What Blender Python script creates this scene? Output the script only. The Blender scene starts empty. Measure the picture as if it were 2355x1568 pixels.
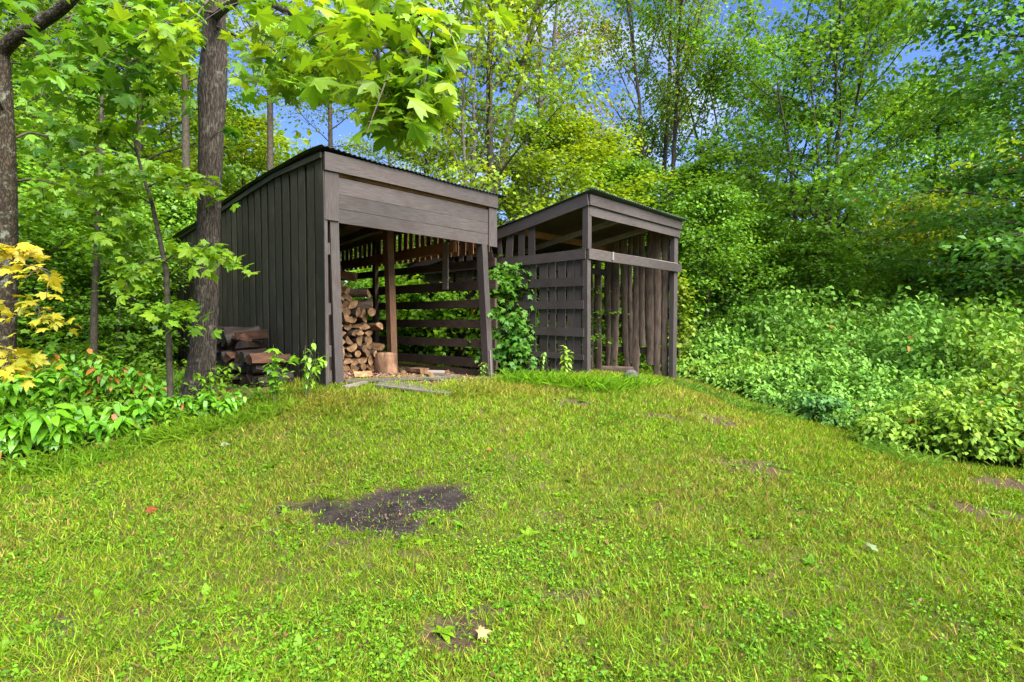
import bpy, math, random
import numpy as np
from mathutils import Vector

# ------------------------------------------------------------------ camera, sky, sun, exposure
S = bpy.context.scene
COL = S.collection
F_PX, CU, CV, CAM_Z = 1190.0, 1177.0, 784.0, 1.55
PITCH = math.radians(2.02)
cd = bpy.data.cameras.new('camera')
cam = bpy.data.objects.new('camera', cd)
COL.objects.link(cam)
cam.location = (0, 0, CAM_Z)
cam.rotation_euler = (math.radians(90) - PITCH, 0, 0)
cd.sensor_width = 36
cd.lens = 36 * F_PX / 2354
cd.clip_start = .05
cd.clip_end = 2000
S.camera = cam

SUN_EL, SUN_AZ = 50, 136          # azimuth clockwise from the viewing direction (+Y)
W = bpy.data.worlds.new('World')
S.world = W
W.use_nodes = True
wn, wl = W.node_tree.nodes, W.node_tree.links
wn.clear()
out = wn.new('ShaderNodeOutputWorld')
bg = wn.new('ShaderNodeBackground')
sky = wn.new('ShaderNodeTexSky')
sky.sky_type = 'NISHITA'
sky.sun_disc = False
sky.sun_elevation = math.radians(SUN_EL)
sky.sun_rotation = math.radians(SUN_AZ)
sky.altitude = 300
sky.air_density = 1.0
sky.dust_density = .3
sky.ozone_density = 3.5
tc = wn.new('ShaderNodeTexCoord')
mp = wn.new('ShaderNodeMapping')
mp.inputs['Scale'].default_value = (1.0, 1.0, 2.6)
nz = wn.new('ShaderNodeTexNoise')
nz.inputs['Scale'].default_value = 2.2
nz.inputs['Detail'].default_value = 7
nz.inputs['Roughness'].default_value = .58
rp = wn.new('ShaderNodeValToRGB')
rp.color_ramp.elements[0].position = .50
rp.color_ramp.elements[0].color = (0, 0, 0, 1)
rp.color_ramp.elements[1].position = .72
rp.color_ramp.elements[1].color = (.85, .85, .85, 1)
mx = wn.new('ShaderNodeMixRGB')
mx.inputs[2].default_value = (5.0, 5.6, 7.2, 1)
wl.new(tc.outputs['Generated'], mp.inputs[0])
wl.new(mp.outputs[0], nz.inputs['Vector'])
wl.new(nz.outputs['Fac'], rp.inputs[0])
wl.new(rp.outputs[0], mx.inputs[0])
hs = wn.new('ShaderNodeHueSaturation')
hs.inputs['Saturation'].default_value = 1.18
hs.inputs['Hue'].default_value = .518
wl.new(sky.outputs[0], hs.inputs['Color'])
wl.new(hs.outputs[0], mx.inputs[1])
wl.new(mx.outputs[0], bg.inputs[0])
bg.inputs[1].default_value = .065
wl.new(bg.outputs[0], out.inputs[0])

ld = bpy.data.lights.new('sun', 'SUN')
ld.energy = 4.6
ld.angle = math.radians(60)
ld.color = (1, .95, .86)
sun = bpy.data.objects.new('sun', ld)
COL.objects.link(sun)
a, e = math.radians(SUN_AZ), math.radians(SUN_EL)
sdir = Vector((math.sin(a) * math.cos(e), math.cos(a) * math.cos(e), math.sin(e)))
sun.rotation_euler = sdir.to_track_quat('Z', 'Y').to_euler()

S.view_settings.view_transform = 'Standard'
S.view_settings.look = 'None'
S.view_settings.exposure = 2.15
S.view_settings.gamma = 1
S.cycles.max_bounces = 12
S.cycles.diffuse_bounces = 8
S.cycles.transmission_bounces = 8
S.cycles.use_denoising = True
S.cycles.adaptive_threshold = .02

# ------------------------------------------------------------------ helpers
def at(u, v, Y):
    """world point seen at (u, v) of the 2354 px wide view at depth Y"""
    cp, sp = math.cos(PITCH), math.sin(PITCH)
    x, y = (u - CU) / F_PX, (CV - v) / F_PX
    d = (x, cp + y * sp, -sp + y * cp)
    k = Y / d[1]
    return np.array((d[0] * k, Y, CAM_Z + d[2] * k))

def tag(o, label=None, cat=None, group=None, kind=None):
    if label: o['label'] = label
    if cat: o['category'] = cat
    if group: o['group'] = group
    if kind: o['kind'] = kind
    return o

def empty(name, loc, rz=0, label=None, cat=None, group=None):
    o = bpy.data.objects.new(name, None)
    COL.objects.link(o)
    o.location = loc
    o.rotation_euler = (0, 0, rz)
    o.empty_display_size = .2
    return tag(o, label, cat, group)

def obj(name, mesh, parent=None, loc=None):
    o = bpy.data.objects.new(name, mesh)
    COL.objects.link(o)
    if parent: o.parent = parent
    if loc is not None: o.location = loc
    return o

def copy_tree(o, parent=None):
    c = o.copy()
    COL.objects.link(c)
    c.parent = parent
    for ch in list(o.children):
        copy_tree(ch, c)
    return c

def hash2(ix, iy, seed):
    h = (ix.astype(np.int64) * 374761393 + iy.astype(np.int64) * 668265263 + seed * 1274126177) & 0x7fffffff
    h = ((h ^ (h >> 13)) * 1274126177) & 0x7fffffff
    return ((h ^ (h >> 16)) & 0xffff) / 65535.0

def vnoise(x, y, seed=0):
    ix, iy = np.floor(x), np.floor(y)
    fx, fy = x - ix, y - iy
    fx, fy = fx * fx * (3 - 2 * fx), fy * fy * (3 - 2 * fy)
    a = hash2(ix, iy, seed); b = hash2(ix + 1, iy, seed)
    c = hash2(ix, iy + 1, seed); d = hash2(ix + 1, iy + 1, seed)
    return a + (b - a) * fx + (c - a) * fy + (a - b - c + d) * fx * fy

def fbm(x, y, seed=0, octv=4):
    s, amp, tot = 0, 1.0, 0
    for i in range(octv):
        s = s + amp * vnoise(x * 2 ** i, y * 2 ** i, seed + i * 17)
        tot += amp
        amp *= .5
    return s / tot

def sstep(a, b, x):
    t = np.clip((x - a) / (b - a), 0, 1)
    return t * t * (3 - 2 * t)

# ------------------------------------------------------------------ ground shape
GP = np.array([
    (0, 0, -.06), (-3, 1, -.05), (3, 1, -.08), (0, 2.2, 0), (-2.5, 2.2, 0), (2.5, 2.2, -.02),
    (-1, 4, .17), (1.5, 4, .14), (4, 4, 0), (-4, 4, .12), (-1.5, 5.5, .44), (1, 5.5, .41), (3, 5.5, .2),
    (-4, 5.5, .34), (-2.43, 6.73, .72), (-1.2, 7.6, .70), (-.33, 8.98, .56), (.4, 7.4, .66), (1.23, 8.6, .69),
    (2.3, 8.2, .55), (3.4, 10.9, .36), (3, 9.5, .42), (4.2, 9, .12), (5, 8, -.05), (4, 7, .08), (5.5, 5.5, -.02),
    (7, 7, -.12), (8, 12, -.12), (-4, 6.7, .6), (-6, 7, .5), (-5.2, 10.8, .68), (-2.4, 13, .62), (0, 14, .55),
    (2, 14, .4), (-1.8, 9, .66), (-10, 10, .45), (-9, 4, .15), (-16, 18, .4), (0, 24, .2), (15, 20, .15),
    (20, 8, 0), (-20, 5, .2), (12, 1, -.1), (-10, -4, -.1), (8, -4, -.1), (16, 30, .3), (-12, 30, .3)])

def _tps():
    n = len(GP)
    d = np.hypot(GP[:, None, 0] - GP[None, :, 0], GP[:, None, 1] - GP[None, :, 1])
    K = np.where(d > 0, d * d * np.log(d + 1e-9), 0) + np.eye(n) * .15
    P = np.c_[np.ones(n), GP[:, :2]]
    A = np.block([[K, P], [P.T, np.zeros((3, 3))]])
    return np.linalg.solve(A, np.r_[GP[:, 2], 0, 0, 0])
TPS = _tps()

def gz(x, y):
    x = np.asarray(x, float); y = np.asarray(y, float)
    sh = np.broadcast(x, y).shape
    xf, yf = np.broadcast_to(x, sh).ravel(), np.broadcast_to(y, sh).ravel()
    z = TPS[-3] + TPS[-2] * xf + TPS[-1] * yf
    for i in range(len(GP)):
        d = np.hypot(xf - GP[i, 0], yf - GP[i, 1])
        z = z + TPS[i] * d * d * np.log(d + 1e-9)
    r = np.hypot(xf, yf - 5)
    k = sstep(18, 28, r)
    z = np.clip(z, -.6, 1.2) * (1 - k) + .2 * k
    z = z + (fbm(xf * 1.3, yf * 1.3, 5) - .5) * .05 + (fbm(xf * 6, yf * 6, 9) - .5) * .02
    return z.reshape(sh) if sh else float(z[0])

def spots(x, y, pts, wob=.5, seed=3):
    """0..1 mask: union of noisy ellipses (cx, cy, rx, ry)"""
    m = np.zeros_like(x)
    n = (fbm(x * 4, y * 4, seed, 5) - .5) * 2.2 + (fbm(x * 13, y * 13, seed + 5, 3) - .5) * 1.3
    for cx, cy, rx, ry in pts:
        d = np.hypot((x - cx) / rx, (y - cy) / ry) + n * wob
        m = np.maximum(m, 1 - sstep(.7, 1.15, d))
    return m

def gp(u, v):
    """ground point seen at (u, v)"""
    best = None
    for Y in np.arange(1.5, 14, .02):
        p = at(u, v, Y)
        if p[2] <= gz(p[0], Y):
            best = p; break
    return best if best is not None else at(u, v, 14)

def patch(u, v, ru, rv):
    p = gp(u, v); q = gp(u + ru, v); t = gp(u, v - rv)
    return (p[0], p[1], abs(q[0] - p[0]), abs(t[1] - p[1]))

BURN = [patch(965, 1150, 140, 34), patch(850, 1188, 130, 40), patch(905, 1215, 90, 28), patch(740, 1165, 70, 16)]
DIRT = [patch(1045, 1460, 85, 36), patch(1125, 1408, 75, 16), patch(1740, 1080, 70, 22), patch(2290, 1110, 80, 16),
        patch(2290, 1190, 70, 16), patch(2220, 1170, 40, 12), patch(1650, 970, 45, 10), patch(620, 1225, 45, 18),
        patch(380, 1270, 50, 8), patch(1330, 930, 60, 8), patch(1530, 962, 45, 9), patch(650, 1180, 35, 20),
        patch(800, 1250, 60, 10), patch(1320, 1370, 70, 12), patch(1010, 1500, 50, 10)]
CHIPS = [(-1.35, 7.75, 1.15, .85), (-.9, 8.6, .9, 1.0), (-2.2, 8.6, 1.1, 1.3)]
STRAW = [(.2, 7.1, .9, .35), (-1.9, 6.25, .6, .3), (2.6, 7.6, .8, .5), (1.4, 7.9, .7, .3), (3.1, 8.6, .5, .7), (0.7, 7.7, .8, .3),
         patch(1640, 965, 60, 14)]

# ------------------------------------------------------------------ materials
def mat(name):
    m = bpy.data.materials.new(name)
    m.use_nodes = True
    m.node_tree.nodes.clear()
    return m, m.node_tree.nodes, m.node_tree.links

def N(nodes, kind, **kw):
    n = nodes.new(kind)
    for k, v in kw.items():
        if k in n.inputs: n.inputs[k].default_value = v
        else: setattr(n, k, v)
    return n

def leaf_material(name, trans=.45, gloss=.02, rough=.5, warm=(1.25, 1.12, .55)):
    m, n, l = mat(name)
    o = n.new('ShaderNodeOutputMaterial')
    at_ = n.new('ShaderNodeAttribute'); at_.attribute_name = 'col'
    df = n.new('ShaderNodeBsdfDiffuse')
    tr = n.new('ShaderNodeBsdfTranslucent')
    gl = N(n, 'ShaderNodeBsdfGlossy', Roughness=rough)
    gl.inputs['Color'].default_value = (.8, .85, .9, 1)
    wm = n.new('ShaderNodeMixRGB'); wm.blend_type = 'MULTIPLY'; wm.inputs[0].default_value = 1
    wm.inputs[2].default_value = (*warm, 1)
    m1 = n.new('ShaderNodeMixShader'); m1.inputs[0].default_value = trans
    m2 = n.new('ShaderNodeMixShader'); m2.inputs[0].default_value = gloss
    l.new(at_.outputs['Color'], df.inputs[0]); l.new(at_.outputs['Color'], wm.inputs[1])
    l.new(wm.outputs[0], tr.inputs[0])
    l.new(df.outputs[0], m1.inputs[1]); l.new(tr.outputs[0], m1.inputs[2])
    l.new(m1.outputs[0], m2.inputs[1]); l.new(gl.outputs[0], m2.inputs[2])
    l.new(m2.outputs[0], o.inputs[0])
    return m

M = {}
M['leaf'] = leaf_material('maple_leaf')
M['grass'] = leaf_material('grass_blade', trans=.35, gloss=.008, warm=(1.15, 1.1, .7))
M['shiny'] = leaf_material('glossy_leaf', trans=.3, gloss=.035, rough=.4)
M['dull'] = leaf_material('bramble_leaf', trans=.3, gloss=.02, rough=.6, warm=(1.1, 1.1, .6))

def wood_material(name, c0, c1, grain=(6, 60), bump=.4, rough=.75, stain=None, stain_amt=.5, ringc=None):
    """UV: u along the board in metres, v across"""
    m, n, l = mat(name)
    o = n.new('ShaderNodeOutputMaterial')
    b = N(n, 'ShaderNodeBsdfPrincipled', Roughness=rough)
    b.inputs['Specular IOR Level'].default_value = .3
    uv = n.new('ShaderNodeUVMap')
    mp = n.new('ShaderNodeMapping'); mp.inputs['Scale'].default_value = (grain[0], grain[1], 1)
    nz = N(n, 'ShaderNodeTexNoise', Scale=1.0, Detail=6, Roughness=.65)
    cr = n.new('ShaderNodeValToRGB')
    cr.color_ramp.elements[0].position = .3; cr.color_ramp.elements[0].color = (*c0, 1)
    cr.color_ramp.elements[1].position = .72; cr.color_ramp.elements[1].color = (*c1, 1)
    n2 = N(n, 'ShaderNodeTexNoise', Scale=2.3, Detail=5, Roughness=.6)
    r2 = n.new('ShaderNodeValToRGB')
    r2.color_ramp.elements[0].position = .52; r2.color_ramp.elements[0].color = (0, 0, 0, 1)
    r2.color_ramp.elements[1].position = .70; r2.color_ramp.elements[1].color = (stain_amt,) * 3 + (1,)
    mx = n.new('ShaderNodeMixRGB'); mx.inputs[2].default_value = (*(stain or c0), 1)
    bp = N(n, 'ShaderNodeBump', Strength=bump, Distance=.004)
    l.new(uv.outputs[0], mp.inputs[0]); l.new(mp.outputs[0], nz.inputs['Vector'])
    l.new(uv.outputs[0], n2.inputs['Vector']); l.new(nz.outputs['Fac'], cr.inputs[0])
    l.new(n2.outputs['Fac'], r2.inputs[0]); l.new(r2.outputs[0], mx.inputs[0])
    n3 = N(n, 'ShaderNodeTexNoise', Scale=.33, Detail=2)
    m3 = n.new('ShaderNodeMapRange'); m3.inputs[1].default_value = .3; m3.inputs[2].default_value = .7; m3.inputs[3].default_value = .62; m3.inputs[4].default_value = 1.45
    x3 = n.new('ShaderNodeMixRGB'); x3.blend_type = 'MULTIPLY'; x3.inputs[0].default_value = 1
    l.new(uv.outputs[0], n3.inputs['Vector']); l.new(n3.outputs['Fac'], m3.inputs[0])
    l.new(cr.outputs[0], mx.inputs[1]); l.new(mx.outputs[0], x3.inputs[1]); l.new(m3.outputs[0], x3.inputs[2]); l.new(x3.outputs[0], b.inputs['Base Color'])
    l.new(nz.outputs['Fac'], bp.inputs['Height']); l.new(bp.outputs[0], b.inputs['Normal'])
    l.new(b.outputs[0], o.inputs[0])
    return m

M['paint'] = wood_material('grey_brown_paint', (.027, .022, .0205), (.064, .053, .049), stain=(.034, .023, .019), stain_amt=.7)
M['paint_shaded'] = wood_material('grey_brown_paint_shaded', (.015, .0135, .009), (.036, .033, .022), stain=(.075, .062, .045), stain_amt=.4)  # shed paint with tree shade and green leaf light put into its colour
M['raw'] = wood_material('bare_brown_wood', (.13, .062, .024), (.30, .15, .065), stain=(.04, .022, .012), stain_amt=.7)
M['rail'] = wood_material('weathered_rail_wood', (.022, .015, .012), (.085, .054, .038), stain=(.02, .015, .012), stain_amt=.8)
M['post'] = wood_material('dark_brown_post', (.045, .022, .011), (.14, .072, .036), stain=(.03, .016, .01), stain_amt=.8)
M['grey'] = wood_material('grey_weathered_wood', (.12, .10, .09), (.25, .22, .195), stain=(.12, .10, .085), stain_amt=.6)
M['panel'] = wood_material('grey_panel_wood', (.045, .038, .034), (.12, .105, .09), stain=(.10, .055, .035), stain_amt=.8)
M['slab'] = wood_material('bark_edged_slab', (.040, .026, .018), (.20, .145, .11), grain=(4, 34), bump=.9, stain=(.055, .036, .028), stain_amt=.8)
M['chip'] = leaf_material('wood_chip', trans=.0, gloss=.02, warm=(1, 1, 1))

def simple(name, c0, c1, scale, rough=.9, bump=.5, dist=.01, detail=6, metallic=0, rnd=0, coord='Object', stretch=(1, 1, 1), pos=(.35, .7)):
    m, n, l = mat(name)
    o = n.new('ShaderNodeOutputMaterial')
    b = N(n, 'ShaderNodeBsdfPrincipled', Roughness=rough, Metallic=metallic)
    b.inputs['Specular IOR Level'].default_value = .3
    t = n.new('ShaderNodeTexCoord')
    mp = n.new('ShaderNodeMapping'); mp.inputs['Scale'].default_value = stretch
    nz = N(n, 'ShaderNodeTexNoise', Scale=scale, Detail=detail, Roughness=.65)
    cr = n.new('ShaderNodeValToRGB')
    cr.color_ramp.elements[0].position = pos[0]; cr.color_ramp.elements[0].color = (*c0, 1)
    cr.color_ramp.elements[1].position = pos[1]; cr.color_ramp.elements[1].color = (*c1, 1)
    bp = N(n, 'ShaderNodeBump', Strength=bump, Distance=dist)
    l.new(t.outputs[coord], mp.inputs[0]); l.new(mp.outputs[0], nz.inputs['Vector'])
    l.new(nz.outputs['Fac'], cr.inputs[0])
    if rnd:
        oi = n.new('ShaderNodeObjectInfo'); mr = n.new('ShaderNodeMapRange'); mr.inputs[3].default_value = 1 - rnd; mr.inputs[4].default_value = 1.15
        mm = n.new('ShaderNodeMixRGB'); mm.blend_type = 'MULTIPLY'; mm.inputs[0].default_value = 1
        l.new(oi.outputs['Random'], mr.inputs[0]); l.new(cr.outputs[0], mm.inputs[1]); l.new(mr.outputs[0], mm.inputs[2]); l.new(mm.outputs[0], b.inputs['Base Color'])
    else:
        l.new(cr.outputs[0], b.inputs['Base Color'])
    l.new(nz.outputs['Fac'], bp.inputs['Height']); l.new(bp.outputs[0], b.inputs['Normal'])
    l.new(b.outputs[0], o.inputs[0])
    return m

M['roof'] = simple('dark_metal_roofing', (.018, .022, .022), (.045, .052, .05), 3, rough=.45, bump=.1)
M['roof_pale'] = simple('grey_green_metal_roofing', (.05, .075, .07), (.10, .13, .12), 3, rough=.4, bump=.1)
M['bark_log'] = simple('log_bark', (.03, .02, .014), (.13, .085, .06), 22, bump=.9, rnd=.5, dist=.012, stretch=(1, .25, 1))
M['bark_wet'] = simple('dark_rotting_bark', (.008, .005, .004), (.038, .022, .015), 18, rough=.6, rnd=.4, bump=1, dist=.02, stretch=(1, .3, 1))
M['cut'] = simple('cut_wood_face', (.11, .06, .028), (.36, .21, .10), 14, rnd=.55, bump=.4, dist=.004)
M['cut_old'] = simple('old_split_wood', (.018, .009, .006), (.13, .058, .032), 12, rnd=.5, bump=.8, dist=.01, stretch=(1, .2, 1))
M['stump'] = simple('bare_stump_wood', (.05, .028, .016), (.25, .14, .08), 9, bump=.9, dist=.02, stretch=(1, 1, .35))
M['rock'] = simple('grey_rock', (.035, .032, .032), (.12, .11, .105), 9, bump=.8, dist=.02)
M['twig'] = simple('branch_bark', (.030, .024, .016), (.085, .07, .05), 20, bump=.3)
M['twig_pale'] = simple('pale_branch_bark', (.06, .052, .038), (.17, .15, .11), 12, bump=.3)
M['stem'] = simple('green_stem', (.07, .10, .02), (.14, .16, .04), 9, bump=.1)

def bark_material(name, c0, c1, c2, su=15, sv=1.5, lich=.64):
    m, n, l = mat(name)
    o = n.new('ShaderNodeOutputMaterial')
    b = N(n, 'ShaderNodeBsdfPrincipled', Roughness=.9)
    b.inputs['Specular IOR Level'].default_value = .2
    uv = n.new('ShaderNodeUVMap')
    mp = n.new('ShaderNodeMapping'); mp.inputs['Scale'].default_value = (sv, su, 1)
    vz = N(n, 'ShaderNodeTexVoronoi', Scale=4.0); vz.feature = 'DISTANCE_TO_EDGE'
    wz = N(n, 'ShaderNodeTexNoise', Scale=5.0, Detail=5)
    ad = n.new('ShaderNodeMixRGB'); ad.blend_type = 'ADD'; ad.inputs[0].default_value = .5
    l.new(uv.outputs[0], mp.inputs[0]); l.new(mp.outputs[0], ad.inputs[1])
    l.new(mp.outputs[0], wz.inputs['Vector']); l.new(wz.outputs['Color'], ad.inputs[2])
    l.new(ad.outputs[0], vz.inputs['Vector'])
    cr = n.new('ShaderNodeValToRGB')
    cr.color_ramp.elements[0].position = .02; cr.color_ramp.elements[0].color = (*c0, 1)
    cr.color_ramp.elements[1].position = .28; cr.color_ramp.elements[1].color = (*c1, 1)
    nz = N(n, 'ShaderNodeTexNoise', Scale=7.0, Detail=6, Roughness=.7)
    l.new(uv.outputs[0], nz.inputs['Vector'])
    r2 = n.new('ShaderNodeValToRGB')
    r2.color_ramp.elements[0].position = lich - .08; r2.color_ramp.elements[0].color = (0, 0, 0, 1)
    r2.color_ramp.elements[1].position = lich + .03; r2.color_ramp.elements[1].color = (.8, .8, .8, 1)
    mx = n.new('ShaderNodeMixRGB'); mx.inputs[2].default_value = (*c2, 1)
    bp = N(n, 'ShaderNodeBump', Strength=1, Distance=.02)
    l.new(vz.outputs['Distance'], cr.inputs[0]); l.new(cr.outputs[0], mx.inputs[1])
    l.new(nz.outputs['Fac'], r2.inputs[0]); l.new(r2.outputs[0], mx.inputs[0])
    l.new(mx.outputs[0], b.inputs['Base Color'])
    l.new(vz.outputs['Distance'], bp.inputs['Height']); l.new(bp.outputs[0], b.inputs['Normal'])
    l.new(b.outputs[0], o.inputs[0])
    return m
M['bark'] = bark_material('furrowed_grey_bark', (.020, .015, .011), (.105, .086, .068), (.19, .17, .14))
M['bark2'] = bark_material('mottled_lichen_bark', (.016, .012, .007), (.060, .046, .028), (.17, .19, .14), su=6, sv=2.5, lich=.63)

# ------------------------------------------------------------------ mesh builders
def np_mesh(name, V, loops, starts, totals, material, colors=None, smooth=False, uv=None):
    me = bpy.data.meshes.new(name)
    me.vertices.add(len(V)); me.vertices.foreach_set('co', np.ascontiguousarray(V, dtype=np.float32).ravel())
    me.loops.add(len(loops)); me.loops.foreach_set('vertex_index', np.ascontiguousarray(loops, dtype=np.int32))
    me.polygons.add(len(starts)); me.polygons.foreach_set('loop_start', np.ascontiguousarray(starts, dtype=np.int32))
    try: me.polygons.foreach_set('loop_total', np.ascontiguousarray(totals, dtype=np.int32))
    except Exception: pass
    if colors is not None:
        at_ = me.attributes.new('col', 'FLOAT_COLOR', 'POINT')
        c = np.ones((len(V), 4), np.float32); c[:, :3] = colors
        at_.data.foreach_set('color', c.ravel())
    me.materials.append(material)
    me.polygons.foreach_set('use_smooth', np.full(len(starts), bool(smooth)))
    me.update(calc_edges=True)
    return me

def T(pts, zf):
    p = np.array(pts, float)
    return np.c_[p, [zf(x, y) for x, y in p]]
def mirror(r):
    return r + [(-x, y) for x, y in reversed(r) if abs(x) > 1e-6]
MAPLE = T(mirror([(0, .06), (.17, .0), (.34, -.04), (.26, .16), (.44, .26), (.62, .44), (.40, .47), (.40, .64), (.19, .55), (.15, .78), (0, 1.02)]),
          lambda x, y: -.22 * y * y - .30 * abs(x) ** 1.5 + .10)
MAPLE_S = T(mirror([(0, .04), (.33, .02), (.25, .2), (.58, .46), (.22, .55), (0, 1)]), lambda x, y: -.18 * y * y - .2 * abs(x))
OVAL = T(mirror([(0, 0), (.17, .18), (.25, .42), (.17, .72), (0, 1)]), lambda x, y: .25 * abs(x) - .35 * y * y)
KITE = T([(0, 0), (.34, .42), (0, 1), (-.34, .42)], lambda x, y: .18 * abs(x) - .1 * y)
ROUND = T([(0, 0), (.36, .2), (.42, .6), (0, .95), (-.42, .6), (-.36, .2)], lambda x, y: .15 * abs(x))
OVR = T([(0, 0), (.26, .22), (.30, .6), (0, .98), (-.30, .6), (-.26, .22)], lambda x, y: .3 * abs(x) - .2 * y * y)
BLADE = T([(0, 0), (.05, .45), (0, 1), (-.05, .45)], lambda x, y: -.18 * y * y)

def unit(v):
    return v / np.maximum(np.linalg.norm(v, axis=-1, keepdims=True), 1e-9)

def leaves(name, P, Nn, D, Sz, tm, col, material, xs=None):
    P = np.asarray(P, float); n, k = len(P), len(tm)
    Nn = unit(Nn); D = unit(D - (D * Nn).sum(1, keepdims=True) * Nn); B = np.cross(D, Nn)
    s = np.asarray(Sz, float).reshape(-1, 1, 1)
    zr = np.random.RandomState(n % 9973).uniform(.1, 2.3, n).reshape(-1, 1, 1)
    x = tm[None, :, 0:1] * (1 if xs is None else np.asarray(xs).reshape(-1, 1, 1))
    V = P[:, None] + s * (x * B[:, None] + tm[None, :, 1:2] * D[:, None] + tm[None, :, 2:3] * zr * Nn[:, None])
    V = V.reshape(-1, 3)
    loops = np.arange(n * k)
    return np_mesh(name, V, loops, np.arange(n) * k, np.full(n, k), material, np.repeat(col, k, 0))

class Tubes:
    def __init__(s): s.V, s.F, s.UV, s.n = [], [], [], 0
    def add(s, pts, rad, sides=6, uoff=0):
        pts = np.asarray(pts, float); m = len(pts)
        t = unit(np.gradient(pts, axis=0))
        ref = np.array((0, 0, 1.)) if abs(t[0, 2]) < .8 else np.array((1., 0, 0))
        a = unit(np.cross(t, ref)); b = np.cross(t, a)
        an = np.linspace(0, 2 * math.pi, sides, endpoint=False)
        ring = pts[:, None] + np.asarray(rad, float)[:, None, None] * (np.cos(an)[None, :, None] * a[:, None] + np.sin(an)[None, :, None] * b[:, None])
        s.V.append(ring.reshape(-1, 3))
        ln = np.r_[0, np.cumsum(np.linalg.norm(np.diff(pts, axis=0), axis=1))] + uoff
        i, j = np.meshgrid(np.arange(m - 1), np.arange(sides), indexing='ij')
        i, j = i.ravel(), j.ravel(); j2 = (j + 1) % sides
        s.F.append(np.c_[i * sides + j, i * sides + j2, (i + 1) * sides + j2, (i + 1) * sides + j] + s.n)
        c = 2 * math.pi * float(np.mean(rad)) / sides
        s.UV.append(np.stack([np.c_[ln[i], j * c], np.c_[ln[i], (j + 1) * c], np.c_[ln[i + 1], (j + 1) * c], np.c_[ln[i + 1], j * c]], 1).reshape(-1, 2))
        s.n += m * sides
    def mesh(s, name, material):
        V = np.concatenate(s.V); F = np.concatenate(s.F)
        me = np_mesh(name, V, F.ravel(), np.arange(len(F)) * 4, np.full(len(F), 4), material)
        uv = me.uv_layers.new(name='UVMap')
        uv.data.foreach_set('uv', np.concatenate(s.UV).astype(np.float32).ravel())
        me.polygons.foreach_set('use_smooth', np.ones(len(F), bool))
        return me

class Boards:
    """boxes with UVs in metres, long axis along u"""
    def __init__(s, seed=0): s.V, s.F, s.UV, s.n, s.r = [], [], [], 0, random.Random(seed)
    def board(s, p0, p1, wdir, w, t, warp=.0, taper=1.0):
        """from p0 to p1 (centre line), width w along wdir, thickness t across"""
        p0, p1, wd = np.array(p0, float), np.array(p1, float), np.array(wdir, float)
        L = np.linalg.norm(p1 - p0); d = (p1 - p0) / L
        wd = unit(wd - wd.dot(d) * d); td = np.cross(d, wd)
        ns = 5 if warp else 2
        rings = []
        for i in range(ns):
            k = i / (ns - 1)
            c = p0 + d * L * k
            ww = w * (1 + (taper - 1) * k)
            if warp:
                c = c + wd * s.r.uniform(-warp, warp) + td * s.r.uniform(-warp, warp) * .5
                ww *= s.r.uniform(1 - warp * 4, 1 + warp * 4)
            rings.append([c + wd * ww / 2 * a + td * t / 2 * b for a, b in ((-1, -1), (1, -1), (1, 1), (-1, 1))])
        s.V += [v for r in rings for v in r]
        o = (s.r.uniform(0, 50), s.r.uniform(0, 50)); u = [L * i / (ns - 1) for i in range(ns)]
        b = s.n
        for i in range(ns - 1):
            for j in range(4):
                j2 = (j + 1) % 4; off = (0, w, w + t, 2 * w + t)[j]; wj = (w, t, w, t)[j]
                s.F.append((b + i * 4 + j, b + i * 4 + j2, b + i * 4 + 4 + j2, b + i * 4 + 4 + j))
                s.UV += [(o[0] + u[i], o[1] + off), (o[0] + u[i], o[1] + off + wj), (o[0] + u[i + 1], o[1] + off + wj), (o[0] + u[i + 1], o[1] + off)]
        for q in ((3, 2, 1, 0), tuple((ns - 1) * 4 + k for k in range(4))):
            s.F.append(tuple(b + k for k in q)); s.UV += [(o[0], o[1]), (o[0] + t, o[1]), (o[0] + t, o[1] + w), (o[0], o[1] + w)]
        s.n += ns * 4
        return s
    def mesh(s, name, material):
        F = np.array(s.F)
        me = np_mesh(name, np.array(s.V), F.ravel(), np.arange(len(F)) * 4, np.full(len(F), 4), material)
        uv = me.uv_layers.new(name='UVMap')
        uv.data.foreach_set('uv', np.array(s.UV, np.float32).ravel())
        return me

def one(name, material, parent, *a, seed=None, **kw):
    b = Boards(seed if seed is not None else hash((name, str(a))) % 9999)
    b.board(*a, **kw)
    return obj(name, b.mesh(name, material), parent)

exec_order = []
# ------------------------------------------------------------------ ground
def axis(lo, hi, flo, fhi, fine, coarse_n):
    a = np.linspace(0, 1, coarse_n)[1:] ** 2.2
    return np.r_[(flo - a * (flo - lo))[::-1], np.arange(flo, fhi, fine), fhi + a * (hi - fhi)]
gx = axis(-160, 160, -7.5, 7.5, .07, 22); gy = axis(-40, 220, 1.2, 11, .07, 22)
GX, GY = np.meshgrid(gx, gy)
GZ = gz(GX, GY)
burn = spots(GX, GY, BURN, .6, 3); dirt = spots(GX, GY, DIRT, .7, 21); chips = spots(GX, GY, CHIPS, .4, 33); straw = spots(GX, GY, STRAW, .6, 41)
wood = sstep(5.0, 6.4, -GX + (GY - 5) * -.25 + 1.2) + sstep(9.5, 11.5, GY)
GZ = GZ - burn * .015
nx, ny = len(gx), len(gy)
V = np.stack([GX, GY, GZ], -1).reshape(-1, 3)
i, j = np.meshgrid(np.arange(ny - 1), np.arange(nx - 1), indexing='ij'); i, j = i.ravel(), j.ravel()
F = np.c_[i * nx + j, i * nx + j + 1, (i + 1) * nx + j + 1, (i + 1) * nx + j]
n1 = fbm(GX * 5, GY * 5, 50)[..., None]; n2 = fbm(GX * 14, GY * 14, 60, 3)[..., None]
soil = np.array((.085, .052, .036)) * (.6 + .9 * n2)
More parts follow.
